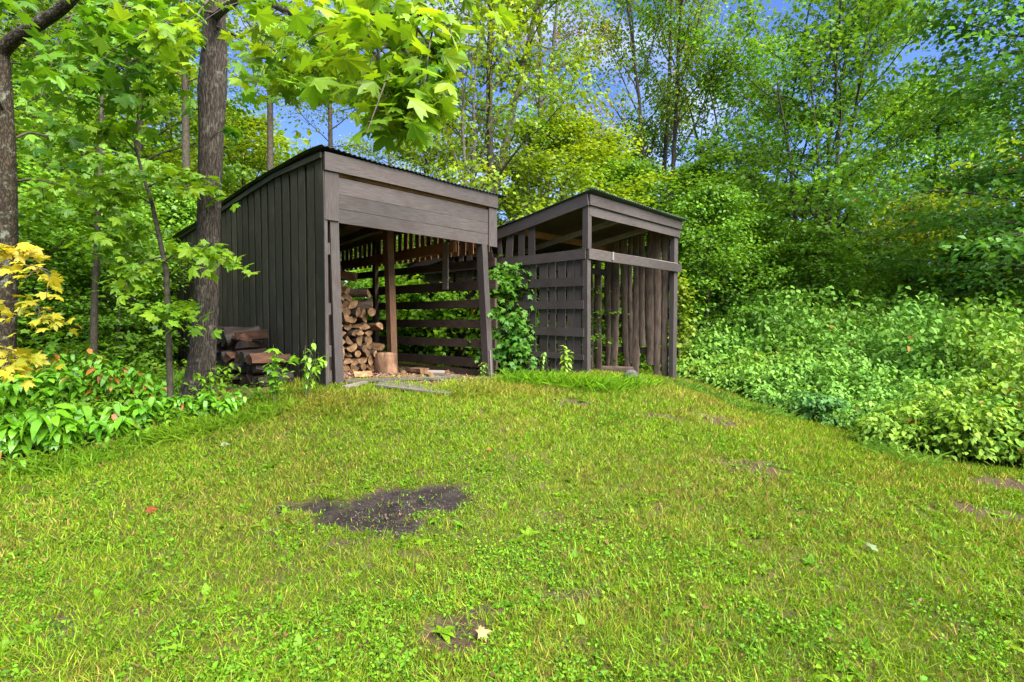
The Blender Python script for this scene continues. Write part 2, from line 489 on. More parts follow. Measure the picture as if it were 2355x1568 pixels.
thatch = np.array((.075, .085, .014)) * (.6 + .8 * n1)
c = thatch * (n1 > .0) 
c = c + (soil - c) * (sstep(.52, .66, n2) * .6)
c = c + (np.array((.20, .14, .07)) * (.7 + .6 * n2) - c) * straw[..., None] * .8
c = c + (soil * .75 - c) * dirt[..., None]
c = c + (np.array((.027, .021, .019)) * (.2 + 1.8 * n2) - c) * burn[..., None]
c = c + (np.array((.15, .08, .05)) * (.5 + 1.0 * n2) - c) * chips[..., None]
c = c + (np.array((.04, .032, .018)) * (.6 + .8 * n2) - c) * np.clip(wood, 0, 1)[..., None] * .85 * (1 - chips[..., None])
gm, n_, l_ = mat('lawn_soil')
o_ = n_.new('ShaderNodeOutputMaterial'); b_ = N(n_, 'ShaderNodeBsdfPrincipled', Roughness=.95)
b_.inputs['Specular IOR Level'].default_value = .15
a_ = n_.new('ShaderNodeAttribute'); a_.attribute_name = 'col'
t_ = n_.new('ShaderNodeTexCoord'); z_ = N(n_, 'ShaderNodeTexNoise', Scale=55.0, Detail=5, Roughness=.7)
r_ = n_.new('ShaderNodeMapRange'); r_.inputs[1].default_value = .3; r_.inputs[2].default_value = .7; r_.inputs[3].default_value = .5; r_.inputs[4].default_value = 1.5
x_ = n_.new('ShaderNodeMixRGB'); x_.blend_type = 'MULTIPLY'; x_.inputs[0].default_value = 1
p_ = N(n_, 'ShaderNodeBump', Strength=1, Distance=.02)
l_.new(t_.outputs['Object'], z_.inputs['Vector']); l_.new(z_.outputs['Fac'], r_.inputs[0])
l_.new(a_.outputs['Color'], x_.inputs[1]); l_.new(r_.outputs[0], x_.inputs[2]); l_.new(x_.outputs[0], b_.inputs['Base Color'])
l_.new(z_.outputs['Fac'], p_.inputs['Height']); l_.new(p_.outputs[0], b_.inputs['Normal']); l_.new(b_.outputs[0], o_.inputs[0])
ground = obj('ground', np_mesh('ground', V, F.ravel(), np.arange(len(F)) * 4, np.full(len(F), 4), gm, c.reshape(-1, 3)))
tag(ground, kind='structure')
ground.data.polygons.foreach_set('use_smooth', np.ones(len(F), bool))

# ------------------------------------------------------------------ sheds
X, Y_, Z = np.array((1., 0, 0)), np.array((0, 1., 0)), np.array((0, 0, 1.))

def corrugated(name, material, parent, u0, u1, prof, amp=.012, pitch=.076, drop_right=0, wave=.0, thick=.006):
    """sheet over profile points (s, z), ribs along s"""
    us = np.arange(u0, u1 + 1e-6, pitch / 6)
    ss = np.array([p[0] for p in prof]); zs = np.array([p[1] for p in prof])
    UU, SS = np.meshgrid(us, ss)
    ZZ = np.broadcast_to(zs[:, None], UU.shape) + amp * np.cos(2 * math.pi * UU / pitch)
    ZZ = ZZ + wave * (fbm(UU * 1.1, SS * .8 + 7, 71, 2) - .5)
    ZZ = ZZ + drop_right * sstep(0, 1, (UU - u0) / (u1 - u0))
    top = np.stack([UU, SS, ZZ + thick], -1).reshape(-1, 3); bot = np.stack([UU, SS, ZZ], -1).reshape(-1, 3)
    m, k = UU.shape
    i, j = np.meshgrid(np.arange(m - 1), np.arange(k - 1), indexing='ij'); i, j = i.ravel(), j.ravel()
    Ft = np.c_[i * k + j, i * k + j + 1, (i + 1) * k + j + 1, (i + 1) * k + j]
    nb = m * k
    jj = np.arange(k - 1); ii = np.arange(m - 1)
    Ff = np.c_[jj, jj + nb, jj + 1 + nb, jj + 1]
    r = (m - 1) * k
    Fb = np.c_[r + jj + 1, r + jj + 1 + nb, r + jj + nb, r + jj]
    Fl = np.c_[(ii + 1) * k, (ii + 1) * k + nb, ii * k + nb, ii * k]
    Fr = np.c_[ii * k + k - 1, ii * k + k - 1 + nb, (ii + 1) * k + k - 1 + nb, (ii + 1) * k + k - 1]
    FF = np.r_[Ft, Ft[:, ::-1] + nb, Ff, Fb, Fl, Fr]
    me = np_mesh(name, np.r_[top, bot], FF.ravel(), np.arange(len(FF)) * 4, np.full(len(FF), 4), material)
    return obj(name, me, parent)

# ---- the open wood shed in front
s1 = empty('wood_shed', (-2.43, 6.73, .73), math.radians(47.0),
           'larger grey brown wooden shed with open front and boarded side, firewood stacked inside', 'shed')
W1, L1 = 3.08, 6.5
def rz1(s): return np.interp(s, [-.2, .3, 1.4, 2.6, 6.8], [3.0, 3.03, 3.02, 2.93, 2.61])
# left side wall: boards in front of a recessed backing
rg = random.Random(4)
b = Boards(1)
s = .0
k = 0
while s < L1 - .1:
    w = .196 + rg.uniform(-.012, .012)
    zb = -.10 + rg.uniform(-.06, .04) if s < 3 else -.15
    b.board((-.012 + rg.uniform(-.004, .004), s + w / 2, zb), (-.012 + rg.uniform(-.004, .004), s + w / 2, rz1(s + w / 2) - .05), Y_, w, .009, warp=.003)
    s += w + rg.choice((.055, .06, .065, .072)); k += 1
obj('side_wall', b.mesh('side_wall', M['paint_shaded']), s1)
b = Boards(2)
s = .12
while s < L1 - .2:
    lo = -.1 if rg.random() > .3 else rg.uniform(.2, .5)
    b.board((.085, s + .12, lo), (.085, s + .12, rz1(s) - .12), Y_, .24, .015)
    s += .257
obj('backing_boards', b.mesh('backing_boards', M['rail']), s1)
for zz, nm in ((.55, 'girt'), (1.45, 'girt'), (2.35, 'girt')):
    one(nm, M['rail'], s1, (.125, .1, zz), (.125, L1 - .1, zz - .05), Z, .12, .045)
# eave strip just under the roof on the side
b = Boards(3)
for s0, e0 in ((-.03, 1.4), (1.4, 2.6), (2.6, 6.6)):
    b.board((-.040, s0, rz1(s0) - .05), (-.040, e0, rz1(e0) - .05), Z, .07, .03)
obj('eave_strip', b.mesh('eave_strip', M['paint_shaded']), s1)
# front
one('fascia_board', M['paint'], s1, (-.02, -.075, 2.885), (W1 + .03, -.075, 2.895), Z, .225, .035, warp=.003)
for z0, z1 in ((2.72, 2.505), (2.50, 2.315), (2.31, 2.13)):
    one('header_plank', M['paint'], s1, (.02, -.03, (z0 + z1) / 2), (W1 - .02, -.03, (z0 + z1) / 2 + .012), Z, z0 - z1, .024, warp=.002)
one('corner_trim', M['paint'], s1, (.085, -.055, 2.145), (.085, -.055, 2.77), X, .19, .022)
one('corner_trim', M['paint'], s1, (W1 - .06, -.055, 2.12), (W1 - .06, -.055, 2.78), X, .19, .022)
one('top_plate', M['raw'], s1, (.03, .03, 2.82), (W1 - .03, .03, 2.82), Z, .14, .05)
# left front posts with spacer blocks
one('corner_board', M['paint'], s1, (.0, -.038, -.18), (.0, -.038, 2.76), X, .045, .03, warp=.003)
one('front_post', M['paint'], s1, (.185, -.02, -.2), (.125, -.02, 2.145), X, .12, .045, warp=.004)
for zz in (1.78, 1.0, .45, .12):
    one('spacer_block', M['paint'], s1, (.045, -.01, zz - .075), (.045, -.01, zz + .075), X, .05, .04)
one('rear_post', M['rail'], s1, (.12, .12, -.2), (.10, .12, 2.7), X, .1, .1)
# leaning right front post
one('leaning_post', M['paint'], s1, (W1 - .10, -.0, -.32), (W1 - .25, .02, 2.14), X, .115, .15, warp=.004)
one('post_facing', M['grey'], s1, (W1 - .125, -.091, -.3), (W1 - .158, -.086, .35), X, .03, .02)
# right wall: horizontal rails, upper slats
RZ = [(1.96, 1.82), (1.59, 1.42), (1.25, 1.10), (.89, .74), (.54, .39), (.20, .04), (-.01, -.16)]
for q, (z0, z1) in enumerate(RZ):
    one('rail', M['rail'], s1, (W1 + .02, -.05 - .02 * (q % 2), (z0 + z1) / 2 - .02), (W1 + .02, L1 - .2, (z0 + z1) / 2 + .03 - .01 * q), Z, z0 - z1, .045, warp=.008, seed=50 + q)
one('upper_beam', M['raw'], s1, (W1 - .06, .93, 2.225), (W1 - .06, L1 - .1, 2.16), Z, .19, .09, warp=.004)
b = Boards(8)
s = .1
while s < L1 - .2:
    b.board((W1 - .0 + rg.uniform(0, .01), s + .06, 2.05), (W1 - .0, s + .06, rz1(s) - .08), Y_, .125, .02, warp=.004)
    s += .125 + rg.uniform(.06, .085)
obj('upper_slats', b.mesh('upper_slats', M['raw']), s1)
one('hanging_board', M['grey'], s1, (W1 - .13, 1.12, 1.44), (W1 - .13, 1.10, 2.30), Y_, .15, .03)
one('top_rail', M['raw'], s1, (W1 - .03, .05, 2.87), (W1 - .03, L1 - .1, 2.52), Z, .14, .045)
# posts inside and along the right wall
one('centre_post', M['post'], s1, (1.88, 1.25, -.3), (1.80, 1.25, 2.85), X, .12, .13, warp=.012)
for ss in (3.6, 6.3):
    one('wall_post', M['rail'], s1, (W1 - .05, ss, -.3), (W1 - .05, ss, 2.6), Y_, .11, .09)
for ss in (3.2, 6.3):
    one('wall_post', M['rail'], s1, (.13, ss, -.3), (.13, ss, 2.6), Y_, .1, .1)
# roof framing
for ss in (.6, 1.25, 2.3, 3.4, 4.6, 5.8):
    z = rz1(ss)
    one('roof_purlin', M['raw'], s1, (.03, ss, z - .075), (W1 - .03, ss, z - .075), Z, .12, .045, warp=.004)
for uu in (.35, 1.0, 1.8, 2.5):
    b = Boards(int(uu * 10))
    b.board((uu, .06, 2.80), (uu, 3.2, 2.68), Z, .13, .045); b.board((uu, 3.2, 2.68), (uu, L1, 2.42), Z, .13, .045)
    obj('rafter', b.mesh('rafter', M['raw']), s1)
b = Boards(9)
u = .02
while u < W1 - .1:
    b.board((u + .09, .05, 2.985), (u + .09, 1.35, 2.985), X, .172, .016); b.board((u + .09, 1.36, 2.98), (u + .09, 6.4, 2.60), X, .172, .016)
    u += .18
obj('roof_deck', b.mesh('roof_deck', M['grey']), s1)
b = Boards(10)
u = .0
while u < 1.9:
    b.board((u + .1, L1 - .02, -.1), (u + .1, L1 - .02, 2.55), X, .16, .02); u += .19
obj('rear_wall', b.mesh('rear_wall', M['paint_shaded']), s1)
prof = [(s, float(rz1(s)) + .018) for s in np.linspace(-.13, 6.75, 36)]
corrugated('roof', M['roof'], s1, -.10, W1 + .27, prof, amp=.009, wave=.07)

# ---- the second shed behind on the right
s2 = empty('slab_shed', (1.23, 8.6, .69), math.radians(46.4),
           'smaller wooden shed with open band under its roof and bark slab boards behind', 'shed')
W2, L2 = 3.12, 4.9
SL = .155
def rz2(s): return 2.95 - SL * s
one('fascia_board', M['paint'], s2, (-.06, -.10, 2.865), (W2 + .13, -.10, 2.885), Z, .17, .03, warp=.003)
one('fascia_board', M['paint'], s2, (-.02, -.065, 2.70), (W2 + .11, -.065, 2.72), Z, .17, .03, warp=.003)
one('side_fascia', M['paint'], s2, (-.075, -.08, 2.865), (-.075, L2, 2.865 - SL * (L2 + .08)), Z, .19, .03, warp=.002)
# band around the opening
one('front_band', M['paint'], s2, (-.05, -.075, 1.985), (W2 + .16, -.075, 2.005), Z, .165, .04, warp=.004)
one('band_cleat', M['grey'], s2, (.63, -.105, 1.94), (.63, -.105, 2.08), X, .045, .02)
one('side_band', M['paint'], s2, (-.062, -.03, 1.985), (-.062, L2 - .6, 2.02), Z, .165, .035, warp=.005)
b = Boards(20)
b.board((.0, -.062, 2.074), (W2, -.062, 2.094), Y_, .03, .008, warp=.003)
obj('band_ledge', b.mesh('band_ledge', M['grey']), s2)
one('corner_post', M['paint'], s2, (-.015, -.02, 2.07), (-.015, -.02, 2.80), X, .10, .11)
one('corner_post', M['paint'], s2, (-.0, -.015, -.2), (-.015, -.015, 1.90), X, .095, .10, warp=.003)
one('front_post', M['paint'], s2, (W2 - .02, -.0, -.35), (W2 + .0, -.0, 2.78), X, .16, .10, warp=.003)
# left wall
SR = [(1.62, 1.47), (1.23, 1.09), (.77, .63), (.33, .24)]
for q, (z0, z1) in enumerate(SR):
    one('side_rail', M['paint'], s2, (-.062, .0, (z0 + z1) / 2), (-.062, L2 - .5, (z0 + z1) / 2 + .05), Z, z0 - z1, .03, warp=.006, seed=80 + q)
b = Boards(21)
s = .07
while s < L2:
    w = rg.uniform(.13, .19)
    top = 1.95 if s < 1.25 else rz2(s) - .10
    b.board((-.02 + rg.uniform(-.006, .006), s + w / 2 + rg.uniform(-.012, .012), -.12), (-.02, s + w / 2, min(top, 1.98)), Y_, w, .022, warp=.005)
    s += w + rg.choice((.02, .03, .045, .06, .09))
obj('side_wall', b.mesh('side_wall', M['paint']), s2)
for s_, w, ln in ((1.17, .15, 0), (1.42, .14, 0), (1.72, .17, -.02), (1.98, .10, .03), (2.27, .14, .07), (2.52, .14, 0), (2.85, .15, .02), (3.1, .14, 0), (3.4, .15, .02), (3.7, .14, 0), (4.0, .15, 0), (4.3, .15, 0), (4.6, .15, 0)):
    one('upper_board', M['paint'], s2, (-.045, s_ - ln, 2.0), (-.035, s_ + ln, rz2(s_) - .10), Y_, w, .022, warp=.003)
# right wall of bark slabs
SLB = [(.19, .13), (.37, .13), (.54, .13), (.74, .11), (.88, .13), (1.02, .10), (1.16, .14), (1.43, .15), (1.60, .13), (1.885, .13), (2.1, .14),
       (2.3, .15), (2.55, .13), (2.78, .14), (3.0, .13), (3.25, .15), (3.5, .14), (3.8, .15), (4.1, .14), (4.4, .15), (4.7, .14)]
def slab_mesh(seed, ln, w, lean):
    r = random.Random(seed); nseg, side = 14, 7
    Vv, Ff, UV = [], [], []
    ox = r.uniform(0, 40)
    for i in range(nseg + 1):
        k = i / nseg
        ww = w * (1 + .14 * math.sin(k * 5 + seed) + r.uniform(-.10, .10)) / 2
        cx = lean * (k - .5) + .012 * math.sin(k * 7 + seed * 2)
        for j in range(side):
            a_ = math.pi * j / (side - 1)
            Vv.append((-(math.sin(a_) * .028 * (1 + r.uniform(-.15, .25))), cx + ww * math.cos(a_), ln * k))
    for i in range(nseg):
        for j in range(side):
            j2 = (j + 1) % side
            Ff.append((i * side + j, i * side + j2, (i + 1) * side + j2, (i + 1) * side + j))
            vv = (j / side * w * 1.4 + ox, (j + 1) / side * w * 1.4 + ox)
            UV += [(ln * i / nseg + ox, vv[0]), (ln * i / nseg + ox, vv[1]), (ln * (i + 1) / nseg + ox, vv[1]), (ln * (i + 1) / nseg + ox, vv[0])]
    Ff = np.array(Ff)
    me = np_mesh('bark_slab', np.array(Vv), Ff.ravel(), np.arange(len(Ff)) * 4, np.full(len(Ff), 4), M['slab'])
    me.uv_layers.new(name='UVMap').data.foreach_set('uv', np.array(UV, np.float32).ravel())
    me.polygons.foreach_set('use_smooth', np.ones(len(Ff), bool))
    return me
for q, (s_, w) in enumerate(SLB):
    zb = .35 if q == 3 else (-.05 if q in (2, 5) else -.3)
    top = rz2(s_) - .06
    me = slab_mesh(q + 3, top - zb, w * (1.30 + .35 * ((q * 7) % 5) / 5), rg.uniform(-.05, .05) if q != 6 else .14)
    obj('bark_slab', me, s2, (W2 + .0, s_, zb))
for zz in (.25, 1.0, 1.62, 2.55):
    one('slab_rail', M['rail'], s2, (W2 + .04, .05, zz), (W2 + .04, L2, zz - (.6 if zz > 2 else 0)), Z, .13, .04)
b = Boards(25)
u = .05
while u < W2 - .1:
    w = rg.uniform(.13, .17)
    b.board((u + w / 2, L2, -.1), (u + w / 2, L2, rz2(L2) - .08), X, w, .02, warp=.004)
    u += w + rg.choice((.01, .02, .04))
obj('rear_wall', b.mesh('rear_wall', M['paint_shaded']), s2)
for ss in (.0, 1.6, 3.2, 4.7):
    one('rafter', M['raw'], s2, (.0, ss + .05, rz2(ss) - .12), (W2, ss + .05, rz2(ss) - .12), Z, .13, .045)
for uu in (1.0, 2.1):
    one('roof_beam', M['grey'], s2, (uu, .0, rz2(0) - .25), (uu, L2, rz2(L2) - .25), Z, .09, .045)
one('inner_ledger', M['rail'], s2, (.1, 1.6, 2.0), (W2 - .1, 1.6, 2.0), Z, .14, .04)
b = Boards(26)
u = .0
while u < W2 - .05:
    b.board((u + .1, -.04, rz2(0) - .035), (u + .1, L2, rz2(L2) - .035), X, .19, .014); u += .2
obj('roof_deck', b.mesh('roof_deck', M['rail']), s2)
prof = [(s, float(rz2(s)) + .026) for s in np.linspace(-.2, L2 + .2, 20)]
corrugated('roof', M['roof_pale'], s2, -.12, W2 + .22, prof, amp=.009, wave=.03)

def loc1(u, s, z):
    c_, s_ = math.cos(math.radians(47)), math.sin(math.radians(47))
    return np.array((-2.43 + u * c_ - s * s_, 6.73 + u * s_ + s * c_, .73 + z))

# ------------------------------------------------------------------ firewood
def log_mesh(name, seed, L, r, shape, m_bark, m_cut):
    """axis along local y; shape round / half / quarter"""
    rr = random.Random(seed)
    if shape == 'round':
        pts = [(r * math.cos(a) * rr.uniform(.92, 1.06), r * math.sin(a) * rr.uniform(.92, 1.06)) for a in np.linspace(0, 2 * math.pi, 12, endpoint=False)]
        barky = [True] * 12
    else:
        sweep = math.pi if shape == 'half' else math.radians(rr.uniform(80, 120))
        R = r * (1.25 if shape == 'half' else 1.7)
        an = np.linspace(-sweep / 2, sweep / 2, 7)
        cx = -R * .35 if shape == 'half' else -R * .6
        pts = [(cx + R * math.cos(a) * rr.uniform(.95, 1.05), R * math.sin(a)) for a in an]
        barky = [True] * 6 + [False]
        if shape != 'half':
            pts.append((cx + rr.uniform(0, .01), rr.uniform(-.01, .01))); barky = [True] * 6 + [False, False]
        else:
            pts.append((cx + rr.uniform(-.01, .005), 0)); barky = [True] * 6 + [False, False]
    n = len(pts); ns = 4
    Vv = []
    bend = rr.uniform(-.012, .012)
    for i in range(ns + 1):
        k = i / ns
        sc = 1 + rr.uniform(-.05, .05)
        for (x, z) in pts:
            Vv.append((x * sc + bend * math.sin(k * 3.1), L * (k - .5) + rr.uniform(-.004, .004), z * sc))
    Ff, mi = [], []
    for i in range(ns):
        for j in range(n):
            j2 = (j + 1) % n
            Ff.append((i * n + j, (i + 1) * n + j, (i + 1) * n + j2, i * n + j2)); mi.append(0 if barky[j] else 1)
    me = bpy.data.meshes.new(name)
    Ff.append(tuple(range(n))); Ff.append(tuple(ns * n + k for k in reversed(range(n)))); mi += [1, 1]
    me.from_pydata(Vv, [], Ff)
    me.materials.append(m_bark); me.materials.append(m_cut)
    me.polygons.foreach_set('material_index', mi)
    me.update()
    return me

ORD = ['first', 'second', 'third', 'fourth', 'fifth', 'sixth', 'seventh', 'eighth', 'ninth', 'tenth', 'eleventh', 'twelfth', 'thirteenth', 'fourteenth', 'fifteenth',
       'sixteenth', 'seventeenth', 'eighteenth', 'nineteenth', 'twentieth']
ORD += ['twenty ' + w for w in ORD[:9]]
rg = random.Random(77)
log_kinds = [log_mesh('firewood_log', 100 + q, .42, .068, ('quarter', 'half', 'round', 'quarter', 'half')[q % 5], M['bark_log'], M['cut']) for q in range(12)]
cnt = 0
row, z = 0, -.06
while z < 1.56:
    rh = .118 + rg.uniform(-.008, .008)
    umax = np.interp(z, [-.1, .35, .6, .95, 1.2, 1.45, 1.65], [1.62, 1.62, 1.58, 1.42, 1.25, 1.18, 1.14])
    u = .22 + (row % 2) * .07
    row_logs = []
    while u < umax:
        w = rg.uniform(.115, .17)
        p = loc1(u, 1.62 + rg.uniform(-.09, .07) , z + rg.uniform(-.012, .012))
        o = obj('firewood_log', log_kinds[rg.randrange(12)])
        o.location = p
        o.rotation_euler = (rg.uniform(-.12, .12), rg.uniform(0, 6.28), math.radians(47) + rg.uniform(-.25, .25))
        sc = rg.uniform(.78, 1.2)
        o.scale = (sc, 1, sc)
        row_logs.append(o)
        u += w; cnt += 1
    for q, o in enumerate(reversed(row_logs)):
        tag(o, f'pale ended split log, {ORD[q]} from the right in the {ORD[row]} layer of the indoor pile', 'log', 'split firewood stacked inside the larger shed')
    z += rh; row += 1
for q, (u, s_, z, yaw) in enumerate(((1.62, 1.5, .42, 30), (1.60, 1.46, .76, 10), (1.50, 1.42, 1.02, -20), (1.66, 1.45, .22, 40), (1.30, 1.42, 1.30, 35), (1.36, 1.45, 1.14, 50), (1.12, 1.52, 1.62, 30), (1.0, 1.6, 1.70, -20))):
    o = obj('firewood_log', log_kinds[q]); o.location = loc1(u, s_, z)
    o.rotation_euler = (rg.uniform(-.3, .3), rg.uniform(0, 6), math.radians(47 + yaw))
    tag(o, ('split log lying askew low on the sloping face of the indoor pile', 'askew split log halfway up the slope of the indoor pile', 'split log turned leftward at the upper slope of the indoor pile', 'split log sticking out sideways beside the chopping block',
            'split log jutting from the upper face of the indoor pile', 'tilted split log at the bend of the indoor pile slope', 'split log slanting at the top of the indoor pile', 'topmost split log resting on the indoor pile')[q], 'log', 'loose split logs on the face of the indoor pile')
# chopping block and pieces on the floor of the shed
def blob(name, seed, sx, sy, sz, material, rough=.12, cyl=False, n=18, m=12):
    """rough block: cylinder-like or boulder-like"""
    a_ = np.linspace(0, 2 * math.pi, n, endpoint=False)
    V_ = []
    if cyl: prof_ = [(0, 0), (.96, 0), (1.04, .06), (.97, .3), (.93, .6), (.95, .9), (.9, 1), (.5, 1.02), (0, 1.0)]
    else: prof_ = [(math.sin(t), .5 - .5 * math.cos(t)) for t in np.linspace(0, math.pi, m)]
    for r_, z_ in prof_:
        nn = vnoise(np.cos(a_) * 2 + seed * 3.1 + 10, np.sin(a_) * 2 + z_ * 3 + 10, seed) - .5
        rr_ = r_ * (1 + rough * 2 * nn)
        V_.append(np.c_[rr_ * np.cos(a_) * sx, rr_ * np.sin(a_) * sy, np.full(n, z_ * sz) + nn * rough * sz * .3])
    V_ = np.concatenate(V_); k = len(prof_)
    i, j = np.meshgrid(np.arange(k - 1), np.arange(n), indexing='ij'); i, j = i.ravel(), j.ravel(); j2 = (j + 1) % n
    FF = np.c_[i * n + j, i * n + j2, (i + 1) * n + j2, (i + 1) * n + j]
    me = np_mesh(name, V_, FF.ravel(), np.arange(len(FF)) * 4, np.full(len(FF), 4), material)
    me.polygons.foreach_set('use_smooth', np.ones(len(FF), bool))
    return me
def put(name, me, u, v, Yd, rz=0, label=None, cat=None, group=None, sink=.02, tilt=0):
    p = at(u, v, Yd)
    o = obj(name, me); g = gz(p[0], Yd)
    o.location = (p[0], Yd, g - sink); o.rotation_euler = (tilt, 0, rz)
    tag(o, label, cat, group)
    return o
put('chopping_block', blob('chopping_block', 3, .175, .165, .37, M['stump'], .2, cyl=True), 888, 860, 8.45, .3,
    'upright bare wood chopping block in front of the brown centre post', 'stump')
r_ = gz(-1.6, 8.9)
def floor_log(u, v, yaw, seed, r, L, mb, mc, label, shape='round', roll=0, grp=None):
    p = gp(u, v)
    o = obj('firewood_log', log_mesh('firewood_log', seed, L, r, shape, mb, mc))
    o.location = (p[0], p[1], gz(p[0], p[1]) + r * .75); o.rotation_euler = (0, roll, math.radians(yaw))
    return tag(o, label, 'log', grp)
floor_log(958, 862, 60, 301, .10, .36, M['stump'], M['cut'], 'thick reddish split log on the floor right of the chopping block', 'half', 1.6)
floor_log(925, 862, 20, 302, .05, .25, M['bark_log'], M['cut'], 'small dark log end between chopping block and reddish log', 'round')
floor_log(1005, 866, 80, 303, .06, .30, M['grey'], M['cut'], 'pale grey split piece lying by the foot of the slatted wall', 'half', 2.2)
floor_log(985, 868, 30, 304, .05, .22, M['bark_log'], M['cut'], 'short round log leaning on the pale grey piece', 'quarter', .4)

floor_log(945, 872, 100, 305, .045, .28, M['cut_old'], M['cut'], 'thin dark split stick lying before the thick reddish log', 'quarter', .8)
floor_log(835, 868, 120, 306, .05, .26, M['bark_log'], M['cut'], 'loose split log on the chips left of the chopping block', 'half', 1.0)
floor_log(1030, 862, 10, 307, .05, .24, M['bark_log'], M['cut'], 'dark log end tucked against the lowest rail near the leaning post', 'quarter', 2.0)
# dark rotting pile outside against the boarded wall
wet = [log_mesh('rotting_log', 400 + q, .46, .085, ('quarter', 'half', 'round', 'quarter')[q % 4], M['bark_wet'], (M['bark_wet'], M['cut_old'], M['bark_wet'])[q % 3]) for q in range(9)]
dry = [log_mesh('rotting_log', 420 + q, .46, .085, ('quarter', 'half')[q % 2], M['cut_old'], M['cut_old']) for q in range(3)]
rg = random.Random(12)
for lane, (s0, s1_, hmax) in enumerate(((1.55, 3.25, .66), (.75, 1.5, .40))):
    z, row = .0, 0
    while z < hmax:
        n_in = 0
        s_ = s0 + (row % 2) * .08 + z * .12
        while s_ < s1_ - z * .12:
            zz = z + rg.uniform(-.02, .02)
            p = loc1(-.34 + rg.uniform(-.07, .05), s_, zz)
            p[2] = max(p[2], 0) ; g = gz(p[0], p[1])
            p[2] = g + .07 + zz
            topmost = z + .15 >= hmax
            o = obj('rotting_log', dry[rg.randrange(3)] if (rg.random() < (.6 if lane else .12) and z > .2) else wet[rg.randrange(9)])
            o.location = p
            along = rg.random() < .35
            o.rotation_euler = (rg.uniform(-.28, .28), rg.uniform(0, 6.28), math.radians(47 + (90 if not along else 0)) + rg.uniform(-.5, .5))
            k = rg.uniform(.85, 1.15); o.scale = (k, rg.uniform(.85, 1.1), k)
            n_in += 1
            if lane: tag(o, f'brown split log, {ORD[n_in - 1]} from the right in the {ORD[row]} layer of the low outdoor pile', 'log', 'brown split logs in the low outdoor pile')
            else: tag(o, f'dark rotting log, {ORD[n_in - 1]} from the right in the {ORD[row]} layer behind the big trunk', 'log', 'dark rotting logs piled outside the boarded wall')
            s_ += rg.uniform(.15, .19)
        z += .145; row += 1

# boards lying on the ground in front of the open shed
def ground_board(name, u0, v0, u1, v1, w, t, m, label, lift=.02, seed=0, n=1):
    a_, b_ = gp(u0, v0), gp(u1, v1)
    if abs(b_[1] - a_[1]) > 1.2: b_[1] = a_[1] + np.sign(b_[1] - a_[1]) * 1.2; b_ = at(u1, v1, b_[1])
    B = Boards(seed)
    d = unit(b_ - a_); side = unit(np.cross(Z, d))
    for q in range(n):
        off = side * q * (w + .006)
        B.board(a_ + off + Z * lift, b_ + off + Z * lift, side, w, t, warp=.004)
    o = obj(name, B.mesh(name, m)); tag(o, label, 'board')
    return o
ground_board('floor_plank', 792, 885, 985, 877, .11, .03, M['panel'], 'long thin grey plank lying across the entrance of the open shed', .05, 1)
ground_board('floor_plank', 985, 880, 1052, 871, .13, .03, M['panel'], 'short grey plank continuing the long one toward the leaning post', .05, 2)
ground_board('floor_plank', 790, 898, 842, 886, .07, .04, M['grey'], 'short stub of timber lying beside the left front post', .04, 3)
# weathered panel of boards
pa, pb, pc = gp(862, 893), gp(1035, 912), gp(990, 888)
B = Boards(31)
d = unit(pb - pa); side = unit(np.cross(Z, d)); L = np.linalg.norm(pb - pa)
for q in range(5):
    B.board(pa + side * q * .10 + Z * .05 + d * rg.uniform(-.04, .04), pb + side * q * .10 + Z * .035 + d * rg.uniform(-.05, .05), side, .094, .018, warp=.003)
pn = obj('board_panel', B.mesh('board_panel', M['panel'])); tag(pn, 'weathered grey panel of boards lying flat on wood chips before the open shed', 'panel')

# ------------------------------------------------------------------ small things at the second shed
lg = log_mesh('firewood_log', 333, .55, .075, 'round', M['bark_log'], M['cut_old'])
p = gp(1420, 862); o = obj('fallen_log', lg); o.location = (p[0], p[1], p[2] + .08); o.rotation_euler = (0, .3, math.radians(70))
tag(o, 'short round log lying in tall grass before the bark slab wall', 'log')
p = gp(1450, 875); o = obj('grey_stone', blob('grey_stone', 8, .12, .10, .20, M['rock'], .35)); o.location = (p[0], p[1], p[2] - .03)
tag(o, 'grey upright stone beside the short log before the smaller shed', 'stone')
p = gp(1478, 881); o = obj('small_stone', blob('small_stone', 9, .07, .06, .08, M['rock'], .2)); o.location = (p[0], p[1], p[2] - .01)
tag(o, 'small pale stone just right of the upright grey stone', 'stone')
#FOLIAGE
# ------------------------------------------------------------------ trees
def path_at(P, t):
    k = t * (len(P) - 1); i = int(min(k, len(P) - 2)); f = k - i
    return P[i] * (1 - f) + P[i + 1] * f

def gen_colors(rs, n, ids, c0, c1, leafvar=.22, third=None, tp=.0):
    """per leaf colour from two hues: each spray leans one way, each leaf varies"""
    k = rs.random(ids.max() + 1)[ids] * .7 + rs.random(n) * .3
    c = np.array(c0)[None] * (1 - k[:, None]) + np.array(c1)[None] * k[:, None]
    if third is not None:
        m = rs.random(n) < tp
        c[m] = np.array(third)
    return c * (1 + (rs.random((n, 1)) - .5) * 2 * leafvar)

